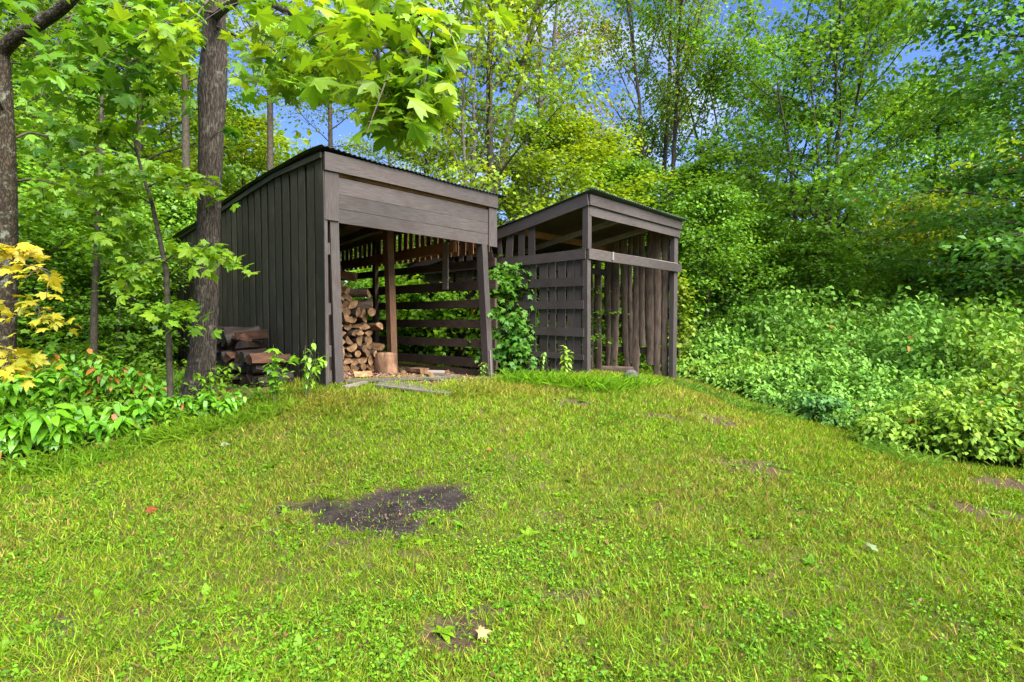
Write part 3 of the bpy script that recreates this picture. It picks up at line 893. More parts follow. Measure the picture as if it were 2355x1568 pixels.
def build_tree(key, seed, H, r0, first, nl, ll, e0, e1, ntw, nleaf, lsize, c0, c1, tmpl=KITE, stems=1, fork=0.0, srad=.34, flat=.28,
               tilt=.55, lean=(0, 0), bark='twig', third=None, tp=0, shape='round', curve=0.0, wob=.12, lmat='leaf', topmul=1.0, droop=.0, r_end=.02):
    rs = np.random.RandomState(seed)
    tb = Tubes()
    C, Dr = [], []
    limbs_per = max(1, nl // stems)
    for st in range(stems):
        az = 2 * math.pi * (st + rs.random() * .5) / stems
        tl = 0 if stems == 1 else fork * (1 + rs.uniform(-.3, .3))
        n = 11
        tt = np.linspace(0, 1, n)
        h = H * (1 if st == 0 else rs.uniform(.8, 1))
        P = np.zeros((n, 3))
        P[:, 2] = tt * h - .25 * (1 - tt)
        f0 = .12 if stems > 1 else 0
        P[:, 0] = lean[0] * h * tt + math.cos(az) * tl * h * np.clip(tt - f0 * .3, 0, 1) ** 1.15 + np.cumsum(rs.uniform(-1, 1, n)) * wob * tt
        P[:, 1] = lean[1] * h * tt + math.sin(az) * tl * h * np.clip(tt - f0 * .3, 0, 1) ** 1.15 + np.cumsum(rs.uniform(-1, 1, n)) * wob * tt
        rad = r0 * (1 if stems == 1 else .65) * ((1 - tt) ** .75 * .97) + r_end
        rad[0] *= 1.35
        tb.add(P, rad, 9)
        for i in range(limbs_per):
            k = (i + rs.random() * .8) / limbs_per
            t = first + (.98 - first) * k
            base = path_at(P, t)
            rr_ = float(np.interp(t, tt, rad))
            a_ = i * 2.39996 + st * 1.3 + rs.uniform(-.4, .4)
            if stems > 1 and rs.random() < .7: a_ = az + rs.uniform(-1.4, 1.4)
            prof_ = {'round': math.sin(math.pi * (.22 + .72 * k)) , 'cone': 1.05 - .8 * k, 'vase': .45 + .75 * math.sin(math.pi * min(1, .2 + .55 * k)), 'col': .8 + .2 * math.sin(3 * k)}[shape]
            L = ll * prof_ * rs.uniform(.75, 1.2)
            e_ = math.radians(e0 + (e1 - e0) * k + rs.uniform(-12, 12))
            m = 6
            Q = np.zeros((m, 3)); Q[0] = base
            aa = a_
            for q in range(1, m):
                ee = e_ + curve * q / m
                aa += rs.uniform(-.28, .28); ee += rs.uniform(-.16, .16)
                Q[q] = Q[q - 1] + L / (m - 1) * np.array((math.cos(ee) * math.cos(aa), math.cos(ee) * math.sin(aa), math.sin(ee) - droop * q / m))
            lr = min(rr_ * .5, .009 + L * .0065)
            tb.add(Q, np.linspace(lr, .006, m), 5)
            C.append(Q[-1]); Dr.append(Q[-1] - Q[-2])
            for q in range(ntw):
                sK = .22 + .76 * (q + rs.random() * .7) / ntw
                b0 = path_at(Q, sK)
                d0 = unit(path_at(Q, min(1, sK + .05)) - path_at(Q, max(0, sK - .05)))
                ang = math.radians(rs.uniform(30, 65)) * (1 if q % 2 else -1)
                d_ = np.array((d0[0] * math.cos(ang) - d0[1] * math.sin(ang), d0[0] * math.sin(ang) + d0[1] * math.cos(ang), d0[2] * .6 + rs.uniform(-.15, .25)))
                tl_ = (.28 * L * (1.15 - sK) + .3) * rs.uniform(.7, 1.25)
                p1 = b0 + d_ * tl_ * .5; p2 = p1 + (d_ + np.array((0, 0, -droop - .05))) * tl_ * .5
                tb.add([b0, p1, p2], [.008, .006, .003], 3)
                for f in (.45, .8, 1.05):
                    C.append(b0 + (p2 - b0) * f); Dr.append(d_)
    C, Dr = np.array(C), unit(np.array(Dr))
    ids = np.repeat(np.arange(len(C)), nleaf)
    n = len(ids)
    off = rs.normal(0, 1, (n, 3)) * np.array((srad, srad, srad * flat))
    off[:, 2] -= .35 * np.hypot(off[:, 0], off[:, 1]) * .4
    Pn = C[ids] + off
    Nn = np.c_[rs.normal(0, tilt, (n, 2)), np.ones(n)] + .25 * off / srad
    D = np.c_[off[:, :2] / srad + Dr[ids][:, :2] * .8 + rs.normal(0, .6, (n, 2)), rs.normal(-.25, .3, n)]
    sz = lsize * rs.uniform(.65, 1.2, n)
    cc = gen_colors(rs, n, ids, c0, c1, third=third, tp=tp)
    lid = ids // max(1, 3 * ntw + 1); cc = cc * rs.uniform(.72, 1.25, lid.max() + 1)[lid][:, None]
    return (tb.mesh(key + '_trunk', M[bark]), leaves(key + '_crown', Pn, Nn, D, sz, tmpl, cc, M[lmat]))

KIND = {}
def kind(key, *a_, **k):
    KIND[key] = build_tree(key, *a_, **k)

G_MID0, G_MID1 = (.070, .190, .012), (.180, .340, .016)
G_LIM0, G_LIM1 = (.120, .240, .008), (.290, .380, .012)
G_YEL0, G_YEL1 = (.19, .27, .010), (.38, .39, .018)
G_DRK0, G_DRK1 = (.045, .150, .024), (.120, .270, .032)
#        seed  H  r0  first nl ll  e0 e1 ntw nleaf lsize
kind('maple_lime', 11, 13, .14, .18, 48, 3.6, 15, 55, 9, 13, .135, G_LIM0, G_LIM1, tmpl=MAPLE_S, shape='round', srad=.30, flat=.22)
kind('maple_mid', 12, 12, .13, .12, 42, 3.4, 5, 50, 8, 13, .13, G_MID0, G_MID1, tmpl=MAPLE_S, shape='round', srad=.29, flat=.22)
kind('open_ash', 13, 17, .17, .42, 40, 3.4, 45, 70, 9, 15, .135, (.10, .20, .018), (.22, .32, .024), stems=3, fork=.10, shape='vase', srad=.28, flat=.7, tilt=.9, third=(.28, .22, .03), tp=.05, curve=.3)
kind('yellow_oak', 14, 17, .17, .40, 34, 2.6, 30, 60, 8, 13, .12, (.180, .220, .016), (.340, .320, .020), stems=2, fork=.07, shape='vase', srad=.32, flat=.6, tilt=.9, third=(.34, .17, .02), tp=.1)
kind('vase_maple', 15, 12.5, .055, .08, 90, 3.2, 10, 55, 10, 15, .15, (.055, .165, .016), (.150, .320, .020), stems=6, fork=.28, shape='vase', srad=.29, flat=.25, tilt=.6)
kind('full_maple', 23, 12, .09, .05, 78, 3.7, 5, 60, 10, 12, .135, (.060, .175, .014), (.190, .360, .020), stems=5, fork=.12, shape='vase', srad=.28, flat=.20, tmpl=MAPLE_S)
kind('dark_maple', 16, 13, .16, .08, 74, 4.6, -5, 45, 11, 16, .135, G_DRK0, G_DRK1, shape='round', srad=.30, droop=.12, third=(.30, .07, .02), tp=.002)
kind('pole_tree', 17, 14, .10, .50, 22, 2.2, 25, 60, 7, 12, .10, G_LIM0, G_LIM1, shape='round', srad=.34)
kind('pole_tree_dark', 18, 15, .12, .35, 30, 2.8, 10, 55, 7, 13, .11, G_MID0, G_MID1, shape='col', bark='twig_pale')
kind('sapling', 19, 6.5, .045, .18, 26, 1.5, 10, 50, 5, 9, .12, (.06, .15, .010), (.13, .24, .014), tmpl=MAPLE_S, shape='round', srad=.24, flat=.25, r_end=.008)
kind('thicket_tree', 20, 6.5, .06, .05, 46, 2.3, 10, 60, 7, 15, .13, G_MID0, (.17, .34, .016), shape='round', srad=.27, flat=.3, r_end=.008)
kind('yellow_shrub_tree', 21, 6.0, .06, .05, 40, 2.2, 20, 65, 7, 13, .10, G_LIM0, G_YEL1, shape='round', srad=.34, flat=.4, r_end=.008)
kind('bare_tree', 22, 9.5, .09, .35, 16, 2.6, 50, 75, 5, 1, .08, G_MID0, G_LIM1, stems=2, fork=.10, shape='vase', bark='twig_pale', srad=.2)

def plant(kd, name, x, y, label, rz=0, sc=1, scz=None, group=None, cat='tree', leanx=0, leany=0):
    t_, c_ = KIND[kd]
    r = empty(name, (x, y, gz(x, y) - .02), math.radians(rz), label, cat, group)
    r.rotation_euler = (leany, leanx, math.radians(rz))
    r.scale = (sc, sc, scz or sc)
    obj('trunk', t_, r); obj('crown', c_, r)
    return r
def pv(u, Y): return (u - CU) / F_PX * Y

# featured trees behind the sheds and to the right
plant('open_ash', 'ash_tree', pv(1510, 20), 20, 'tall airy tree with several dark stems and thin foliage, blue sky showing on both sides', 20, 1.0, cat='tree')
plant('yellow_oak', 'oak_tree', pv(1240, 19), 19, 'tall tree with yellowing sparse leaves and upright brown stem above the gap between the sheds', 0, 1.0)
plant('maple_lime', 'maple_tree', pv(1130, 13.5), 13.5, 'bright yellow green maple rising directly behind the larger shed roof', 40, .82, 1.0)
plant('maple_lime', 'maple_tree', pv(1290, 15.5), 15.5, 'low spreading lime green maple filling the gap above both shed roofs', 200, .9, .55)
plant('vase_maple', 'maple_tree', pv(1725, 21), 21, 'tall many stemmed tree right of the airy ash, its thin upper boughs against blue sky', 130, 1.0, 1.15)
plant('full_maple', 'maple_tree', pv(1880, 16.5), 16.5, 'broad full crowned green maple leafed to the ground above the middle of the bramble field', 10, 1.0)
plant('dark_maple', 'maple_tree', pv(2580, 10.5), 10.5, 'big dark leaved tree at the right edge reaching its branches over the brambles', 80, 1.0, 1.0)
plant('maple_mid', 'maple_tree', pv(1620, 17), 17, 'mid green bushy maple whose top shows just right of the smaller shed roof', 60, .85, .55)
plant('pole_tree', 'slender_tree', pv(628, 13), 13, 'slender bare lower trunk standing against blue sky behind the larger shed roof', 0, .9)
r = plant('pole_tree_dark', 'leaning_tree', pv(1062, 14.5), 14.5, 'pale leaning trunk behind the larger shed roof, tilted toward the right', 0, 1.0, leanx=math.radians(11))
plant('bare_tree', 'bare_tree', pv(1064, 12.5), 12.5, 'thin forked nearly leafless tree left of the pale leaning trunk', 30, .85)
plant('yellow_shrub_tree', 'young_tree', pv(2120, 19), 19, 'glowing yellow green young tree in the gap at the far end of the bramble field', 0, 1.1, .95)

plant('pole_tree', 'slender_tree', pv(770, 14), 14, 'light green slender tree above the middle of the larger shed roof', 70, .8, .8)
plant('pole_tree', 'slender_tree', pv(438, 12.5), 12.5, 'brown straight trunk half hidden just left of the big furrowed trunk', 20, .95)
plant('pole_tree_dark', 'slender_tree', pv(112, 13), 13, 'greyish straight trunk deep in the left woods beyond the near leaning trunk', 150, 1.0)
plant('maple_mid', 'maple_tree', pv(330, 14), 14, 'green leafy maple in the left woods seen between the thin reddish stem and the sapling', 250, .95)
plant('maple_mid', 'maple_tree', pv(-60, 10), 10, 'green maple at the far left edge behind the near lichen spotted trunk', 310, .9)
plant('maple_lime', 'maple_tree', pv(240, 18), 18, 'sunlit pale green maple glowing deep in the left woods', 90, 1.0)
plant('maple_lime', 'maple_tree', pv(560, 19), 19, 'sunlit pale green maple far behind the left end of the larger shed', 190, 1.0, .66)

# the wood all round: many similar trees
rg = random.Random(5)
back = [  # u, depth, kind, scale, height scale
    (-380, 12, 'maple_mid', .95, 1), (-150, 16, 'maple_lime', 1, 1), (20, 20, 'maple_mid', 1, 1), (170, 22, 'maple_lime', 1, .95), (400, 21, 'maple_lime', 1, .9),
    (500, 24, 'pole_tree', 1, .8), (700, 24, 'pole_tree', .9, .55), (860, 20, 'maple_mid', .8, .58), (900, 24, 'pole_tree', 1, .9),
    (985, 20, 'maple_lime', .9, .78), (1180, 22, 'maple_lime', .9, .7), (1380, 24, 'thicket_tree', 1.5, 1.0), (1440, 18, 'thicket_tree', 1.2, .85),
    (1600, 25, 'thicket_tree', 1.3, 1.0), (1700, 19, 'maple_mid', .9, .62), 
    (2060, 26, 'thicket_tree', 1.6, 1.2), (2200, 24, 'thicket_tree', 1.5, 1.2), (2310, 21, 'dark_maple', .75, .42), (2560, 14, 'dark_maple', 1, .9),
    (2700, 20, 'maple_mid', 1, 1), (1500, 14.5, 'thicket_tree', .9, .7), (1250, 13, 'thicket_tree', .8, .62), (1010, 14, 'thicket_tree', .9, .6), (800, 16, 'thicket_tree', 1, .7)]
for i, (u, Yd, kd, sc, sz) in enumerate(back):
    rank = sorted(b_[0] for b_ in back).index(u)
    plant(kd, 'woodland_tree', pv(u, Yd), Yd, {'maple_mid': 'mid green', 'maple_lime': 'bright green', 'pole_tree': 'slender light green', 'thicket_tree': 'bushy green', 'vase_maple': 'many stemmed dark green', 'dark_maple': 'dark green'}[kd] + f' background tree, {ORD[rank]} from the left in the crowded back wood', rg.uniform(0, 360), sc, sc * sz if sz != 1 else None,
          'leafy trees crowded in the background wood')
edge_trees = sorted([(1620, 13.8, .75, .75), (1740, 15, .8, .7), (1850, 14.6, .8, .62), (1960, 16, .8, .6), (2060, 17.5, .8, .55), (2250, 15.5, .9, .62), (2400, 13, .9, .7),
                                (-40, 8.5, .7, .6), (120, 10.5, .7, .55), (270, 9.8, .6, .5), (390, 12, .7, .6), (300, 13, .8, .7), (50, 14, .9, .7), (-250, 9, .9, .8)])
for i, (u, Yd, sc, sz) in enumerate(edge_trees):
    plant('thicket_tree', 'bushy_tree', pv(u, Yd), Yd, f'bushy young tree leafed down to the ground, {ORD[i]} from the left along the wood edge', rg.uniform(0, 360), sc, sz,
          'bushy young trees along the wood edge')

# far wood as one mass beyond everything
rs = np.random.RandomState(8)
n = 60000
ang = rs.uniform(-1.25, 1.25, n); dist = rs.uniform(27, 36, n)
hmax = 5.5 + 4.0 * fbm(ang * 9 + 20, ang * 0 + 3, 4) + 2.5 * (np.abs(ang + .75) < .45)
hh = hmax * rs.random(n) ** .9
Pn = np.c_[np.sin(ang) * dist, np.cos(ang) * dist, hh + .2]
ids = (ang * 40 + 60).astype(int) * 12 + (hh * 1.2).astype(int); ids -= ids.min()
me = leaves('far_wood', Pn, rs.normal(0, .7, (n, 3)) + Z, rs.normal(0, 1, (n, 3)), rs.uniform(.25, .5, n), KITE,
            gen_colors(rs, n, ids, G_MID0, G_LIM1), M['leaf'])
o = obj('far_wood', me); tag(o, 'far green wood closing the view behind all the trees', kind='stuff', cat='woods')

# ------------------------------------------------------------------ the big furrowed trunk and its overhanging boughs
def thick_trunk(name, pts, rad, material, ridge=.03, sides=72, rings=220, seed=0, flare=None):
    pts, rad = np.array(pts, float), np.array(rad, float)
    tt = np.linspace(0, 1, rings)
    src = np.linspace(0, 1, len(pts))
    P = np.stack([np.interp(tt, src, pts[:, k]) for k in range(3)], 1)
    ker = np.ones(21) / 21
    for k in range(3):
        P[:, k] = np.convolve(np.pad(P[:, k], 10, 'edge'), ker, 'valid')
    R = np.interp(tt, src, rad)
    t_ = unit(np.gradient(P, axis=0)); a_ = unit(np.cross(t_, np.broadcast_to(Y_, t_.shape))); b_ = np.cross(t_, a_)
    an = np.linspace(0, 2 * math.pi, sides, endpoint=False)
    ln = np.r_[0, np.cumsum(np.linalg.norm(np.diff(P, axis=0), axis=1))]
    A, LL = np.meshgrid(an, ln)
    ca, sa = np.cos(A), np.sin(A)
    n1_ = vnoise(ca * 6 + 20 + LL * .35, sa * 6 + 20, seed) * .5 + vnoise(ca * 11 + 40, sa * 11 + LL * 2.2 + 40, seed + 1) * .5
    rid = np.abs(n1_ - .5) * 2
    RR = R[:, None] * (1 + ridge * 3.2 * (.5 - rid) + .05 * (vnoise(ca * 1.5 + 9, sa * 1.5 + LL * .8, seed + 3) - .5))
    if flare:
        RR = RR * (1 + flare * np.exp(-LL / .28) * (1 + .5 * np.cos(A * 4 + seed)))
    V_ = P[:, None] + RR[..., None] * (ca[..., None] * a_[:, None] + sa[..., None] * b_[:, None])
    i, j = np.meshgrid(np.arange(rings - 1), np.arange(sides), indexing='ij'); i, j = i.ravel(), j.ravel(); j2 = (j + 1) % sides
    FF = np.c_[i * sides + j, i * sides + j2, (i + 1) * sides + j2, (i + 1) * sides + j]
    me = np_mesh(name, V_.reshape(-1, 3), FF.ravel(), np.arange(len(FF)) * 4, np.full(len(FF), 4), material, smooth=True)
    cir = 2 * math.pi * rad.mean() / sides
    uv_ = np.stack([np.c_[ln[i], j * cir], np.c_[ln[i], (j + 1) * cir], np.c_[ln[i + 1], (j + 1) * cir], np.c_[ln[i + 1], j * cir]], 1)
    me.uv_layers.new(name='UVMap').data.foreach_set('uv', uv_.astype(np.float32).ravel())
    return me

BT = 6.5
big = empty('big_maple', (0, 0, 0), 0, 'big maple with thick furrowed grey trunk before the boarded shed wall', 'tree')
trunk_px = [(452, 925, 44), (458, 880, 36), (468, 800, 32), (475, 700, 30), (478, 600, 28.5), (480, 500, 28), (483, 400, 29), (486, 300, 31), (487, 200, 36), (492, 140, 33), (494, 60, 27), (496, -60, 25), (505, -300, 20), (520, -600, 14)]
pts = [at(u, v, BT) for u, v, w in trunk_px]
pts[0][2] -= .1
big.location = (pts[0][0], BT, gz(pts[0][0], BT))
base = np.array(big.location)
obj('trunk', thick_trunk('trunk', np.array(pts) - base, [w / F_PX * BT * .80 for u, v, w in trunk_px], M['bark'], seed=4, flare=.25), big)
# knot and broken stub near the top, left and right
tb = Tubes()
k0 = at(492, 170, BT)
tb.add([k0 + (-.02, -.02, 0), k0 + (.12, -.05, .10), k0 + (.17, -.06, .26)], [.13, .11, .07], 12)
tb.add([at(478, 205, BT), at(470, 190, BT - .1), at(462, 178, BT - .15)], [.10, .10, .05], 10)
obj('burl', tb.mesh('burl', M['bark']), big)

def pruned(p_):
    # pruned back where foliage would hang before the trunks, the bare bough or the shed front
    dz = p_[1] * math.cos(PITCH) - (p_[2] - CAM_Z) * math.sin(PITCH)
    uu = CU + F_PX * p_[0] / dz; vv = CV - F_PX * ((p_[2] - CAM_Z) * math.cos(PITCH) + p_[1] * math.sin(PITCH)) / dz
    lim = np.interp(uu, [0, 440, 470, 530, 560, 740, 800, 850, 930, 1000, 1040, 1080, 1100], [400, 400, 140, 140, 230, 230, 240, 330, 355, 290, 200, 110, 60])
    bare = abs(vv - np.interp(uu, [0, 20, 60, 105, 150, 185], [120, 96, 72, 45, 15, -25])) < 42 and uu < 200
    return not ((vv < lim or p_[1] > 5.9) and not (455 < uu < 525 and vv > 25 and p_[1] < 6.3) and not bare and not (uu < 45 and vv > 90))
PRUNE = True
def trim_leaves():
    global LP, LN, LD, LS, LID
    keep = np.array([not pruned(p_) for p_ in LP])
    LP, LN, LD, LS, LID = [np.array(q)[keep] for q in (LP, LN, LD, LS, LID)]

rs = np.random.RandomState(31)
LP, LN, LD, LS, LID = [], [], [], [], []
def add_leaves(p, n, rad, size, flat=.4, tilt=.6, face=None, idb=[0]):
    idb[0] += 1
    for q in range(n):
        off = rs.normal(0, 1, 3) * np.array((rad, rad, rad * flat))
        LP.append(np.array(p) + off)
        nn = np.array((rs.normal(0, tilt), rs.normal(0, tilt) - .25, 1))
        LN.append(nn); d_ = rs.normal(0, 1, 3) * (1, 1, .3) + np.array((.35, -.1, -.55)); LD.append(d_)
        LS.append(size * rs.uniform(.65, 1.2)); LID.append(idb[0])
tb = Tubes()
def bough(px, r0_, r1_, leaf_from=.3, dens=6, rad=.14, size=.12, side=5, sub=6, sublen=.5):
    P = np.array([at(u, v, Yd) for u, v, Yd in px]) if len(px[0]) == 3 else np.array(px)
    tt = np.linspace(0, 1, 14); src = np.linspace(0, 1, len(P))
    Q = np.stack([np.interp(tt, src, P[:, k]) for k in range(3)], 1); Q[1:-1] = (Q[:-2] + Q[1:-1] * 2 + Q[2:]) / 4
    tb.add(Q, np.linspace(r0_, r1_, 14), side)
    Ltot = np.linalg.norm(np.diff(Q, axis=0), axis=1).sum()
    for q in range(sub):
        t = leaf_from + (1 - leaf_from) * (q + rs.random()) / sub
        b0 = path_at(Q, t); d0 = unit(path_at(Q, min(1, t + .08)) - path_at(Q, max(0, t - .08)))
        an = rs.uniform(.5, 1.1) * (1 if q % 2 else -1)
        d_ = np.array((d0[0] * math.cos(an) - d0[1] * math.sin(an), d0[0] * math.sin(an) + d0[1] * math.cos(an), d0[2] - rs.uniform(.05, .35)))
        l_ = sublen * rs.uniform(.5, 1.2)
        p1 = b0 + d_ * l_ * .5; p2 = p1 + (d_ + (0, 0, -.25)) * l_ * .5
        if PRUNE and (pruned(p2) or pruned(p1)): continue
        tb.add([b0, p1, p2], [.005, .004, .002], 4)
        for f in (.35, .7, 1.0):
            add_leaves(b0 + (p2 - b0) * f, dens, rad, size)
    add_leaves(Q[-1], dens * 2, rad, size)
# the long bough from the trunk toward the viewer, over the larger shed's roof
bough([(494, 40, BT), (560, -20, 5.4), (650, 20, 4.4), (760, 70, 3.5), (850, 80, 2.9), (935, 130, 2.5)], .05, .008, .25, 4, .15, .115, 6, 17, .6)
bough([(720, 50, 3.8), (830, 40, 3.1), (960, 30, 2.6), (1040, 60, 2.4)], .014, .004, .15, 4, .15, .11, 5, 13, .48)
bough([(850, 110, 2.9), (895, 165, 2.6), (920, 210, 2.45), (915, 230, 2.4)], .010, .003, .1, 3, .085, .105, 5, 9, .24)
bough([(560, 40, 5.4), (620, 110, 5.0), (700, 160, 4.8), (760, 170, 4.7)], .012, .004, .25, 5, .17, .13, 5, 11, .5)
bough([(560, -20, 5.4), (700, -80, 4.0), (860, -60, 3.2), (1000, -20, 2.7)], .02, .005, .2, 5, .15, .125, 5, 14, .6)
bough([(600, 0, 5.0), (640, 90, 4.6), (680, 130, 4.4), (730, 140, 4.3)], .012, .004, .3, 5, .16, .135, 5, 10, .5)
bough([(494, 60, BT), (560, 90, 5.6), (610, 120, 5.2)], .02, .004, .35, 5, .17, .14, 5, 7, .5)
bough([(900, 60, 2.7), (950, 150, 2.5), (970, 200, 2.4), (965, 225, 2.35)], .008, .003, .1, 4, .09, .11, 5, 11, .28)
bough([(860, 90, 2.9), (890, 190, 2.7), (905, 240, 2.6), (900, 275, 2.55)], .008, .003, .1, 4, .08, .11, 5, 10, .24)
bough([(940, 40, 2.6), (1000, 120, 2.45), (1015, 190, 2.4)], .008, .003, .1, 4, .09, .11, 5, 9, .28)
bough([(640, 20, 4.4), (700, 40, 4.0), (800, 120, 3.6), (830, 180, 3.4)], .010, .003, .1, 5, .13, .12, 5, 11, .4)
# boughs to the left of the trunk
bough([(492, 0, BT), (400, -40, 5.8), (280, 0, 5.2), (150, 40, 4.8)], .035, .006, .15, 6, .2, .14, 6, 14, .9)
bough([(490, 110, BT), (420, 90, 6.0), (330, 130, 5.6), (230, 170, 5.3), (150, 150, 5.1)], .025, .005, .2, 6, .2, .14, 5, 14, .8)
bough([(492, 30, BT), (440, 20, 5.5), (380, 60, 4.6), (330, 70, 4.2)], .02, .005, .25, 6, .18, .13, 5, 9, .6)
bough([(494, -20, BT), (470, 10, 5.7), (450, 40, 5.0), (480, 60, 4.6)], .02, .005, .3, 6, .16, .13, 5, 8, .5)
# small spray from the trunk at its middle
bough([(485, 320, BT - .15), (500, 305, 6.1), (520, 300, 6.0)], .006, .002, .2, 3, .06, .12, 4, 3, .16)
trim_leaves()
cc = gen_colors(rs, len(LP), np.array(LID), (.080, .225, .008), (.260, .385, .014), .38)
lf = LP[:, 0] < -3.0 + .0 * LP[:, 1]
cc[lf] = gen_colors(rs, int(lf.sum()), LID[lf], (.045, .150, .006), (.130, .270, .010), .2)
obj('boughs', tb.mesh('boughs', M['twig']), big).location = tuple(-base)
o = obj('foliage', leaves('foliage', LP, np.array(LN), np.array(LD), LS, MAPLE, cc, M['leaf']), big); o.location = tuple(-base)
# ------------------------------------------------------------------ near left trunk with bent bough
lt = empty('bent_tree', (0, 0, 0), 0, 'lichen spotted trunk at the left edge bending into a bare bough', 'tree')
tpx = [(4, 905, 26), (8, 800, 22), (14, 640, 20), (16, 500, 19), (14, 380, 18), (10, 260, 16), (6, 170, 15), (2, 118, 14)]
Yd = 6.2
pts = np.array([at(u, v, Yd) for u, v, w in tpx]); base = pts[0].copy(); base[2] = gz(base[0], base[1]); lt.location = tuple(base)
obj('trunk', thick_trunk('trunk', pts - base, [w / F_PX * Yd for u, v, w in tpx], M['bark2'], ridge=.02, seed=14, sides=40, rings=120), lt)
bpx = [(2, 124, 6.2, 14), (20, 96, 6.15, 13.5), (60, 72, 6.05, 13), (105, 45, 6.0, 12), (150, 15, 5.9, 11), (185, -25, 5.8, 10), (230, -100, 5.7, 9)]
pts = np.array([at(u, v, y) for u, v, y, w in bpx])
obj('bough', thick_trunk('bough', pts - base, [w / F_PX * 6 for u, v, y, w in bpx], M['bark2'], ridge=.03, seed=15, sides=28, rings=80), lt)
tb = Tubes(); LP, LN, LD, LS, LID = [], [], [], [], []
bough([(10, 260, 6.2), (-60, 120, 5.4), (-60, 20, 4.6), (20, 10, 4.0)], .02, .004, .5, 4, .12, .14, 5, 4, .4)
bough([(185, -25, 5.8), (250, 10, 5.3), (330, 20, 5.0)], .02, .004, .2, 6, .2, .14, 5, 9, .7)
bough([(12, 330, 6.2), (70, 300, 6.4), (140, 330, 6.8), (210, 350, 7.2)], .018, .004, .3, 6, .2, .13, 5, 9, .7)
bough([(14, 420, 6.2), (80, 410, 6.6), (150, 430, 7.0), (220, 450, 7.2)], .018, .004, .3, 6, .2, .13, 5, 9, .7)
trim_leaves()
cc = gen_colors(rs, len(LP), np.array(LID), (.07, .19, .008), (.18, .33, .012), .2)
o = obj('twigs', tb.mesh('twigs', M['twig']), lt); o.location = tuple(-base)
o = obj('foliage', leaves('foliage', LP, np.array(LN), np.array(LD), LS, MAPLE, cc, M['leaf']), lt); o.location = tuple(-base)

PRUNE = False
# saplings in front of the wood
def drawn_tree(name, label, px, rads, boughs, c0, c1, bark='twig', size=.12, tm=MAPLE, cat='sapling'):
    global tb, LP, LN, LD, LS, LID
    tb = Tubes(); LP, LN, LD, LS, LID = [], [], [], [], []
    P = np.array([at(*p) for p in px])
    b_ = P[0].copy(); b_[2] = gz(b_[0], b_[1]); P[0, 2] = b_[2] - .1
    r = empty(name, tuple(b_), 0, label, cat)
    t2 = Tubes(); t2.add(P - b_, rads, 8); obj('trunk', t2.mesh('trunk', M[bark]), r)
    for bb in boughs: bough(*bb[0], **bb[1])
    if boughs:
        cc = gen_colors(rs, len(LP), np.array(LID), c0, c1, .18)
        if tb.n:
            o = obj('twigs', tb.mesh('twigs', M['twig']), r); o.location = tuple(-b_)
        o = obj('foliage', leaves('foliage', LP, np.array(LN), np.array(LD), LS, tm, cc, M['leaf']), r); o.location = tuple(-b_)
    return r
B_ = lambda px, **k: ((px, k.pop('r0_', .01), .003), dict(dict(leaf_from=.2, dens=4, rad=.09, size=.12, side=4, sub=6, sublen=.35), **k))
drawn_tree('maple_sapling', 'thin dark sapling just left of the big furrowed trunk, its leaf sprays crossing it',
           [(392, 915, 6.0), (388, 780, 6.0), (382, 620, 6.0), (365, 540, 6.05), (350, 470, 6.1), (325, 390, 6.2), (305, 310, 6.3)], [.035, .032, .028, .025, .022, .017, .010],
           [B_([(380, 600, 6.0), (420, 570, 5.8), (470, 565, 5.7), (505, 590, 5.6)], sub=8, size=.13, sublen=.26, rad=.08, dens=3), B_([(384, 720, 6.0), (400, 700, 5.8), (420, 720, 5.7)], sub=6, sublen=.25),
            B_([(350, 470, 6.1), (300, 440, 5.9), (230, 430, 5.8)], sub=8), B_([(340, 430, 6.1), (400, 400, 6.0), (440, 410, 6.0)], sub=7),
            B_([(315, 350, 6.2), (270, 300, 6.1), (230, 290, 6.0)], sub=8), B_([(305, 310, 6.3), (330, 240, 6.3), (345, 200, 6.3)], sub=7),
            B_([(365, 540, 6.0), (310, 520, 5.9), (250, 540, 5.8)], sub=8), B_([(376, 590, 6.0), (330, 600, 5.9), (300, 620, 5.8)], sub=6)],
           (.10, .26, .010), (.25, .39, .012))
drawn_tree('thin_tree', 'thin straight reddish brown stem in the left woods', [(213, 870, 8.2), (216, 740, 8.2), (221, 600, 8.2), (226, 480, 8.2), (232, 350, 8.2), (236, 150, 8.2)],
           [.055, .05, .042, .038, .03, .02], [B_([(226, 480, 8.2), (170, 440, 8.0), (120, 430, 7.8)], sub=9, sublen=.6, rad=.16), B_([(228, 430, 8.2), (290, 400, 8.0), (340, 390, 7.8)], sub=9, sublen=.6, rad=.16),
            B_([(232, 350, 8.2), (180, 300, 8.0), (150, 280, 8)], sub=9, sublen=.6, rad=.16), B_([(222, 580, 8.2), (260, 560, 8.0), (300, 570, 8)], sub=8, sublen=.5, rad=.14), B_([(234, 260, 8.2), (290, 220, 8.0), (330, 210, 8)], sub=9, sublen=.6, rad=.16)],
           (.065, .175, .008), (.17, .31, .012), bark='twig', cat='tree')
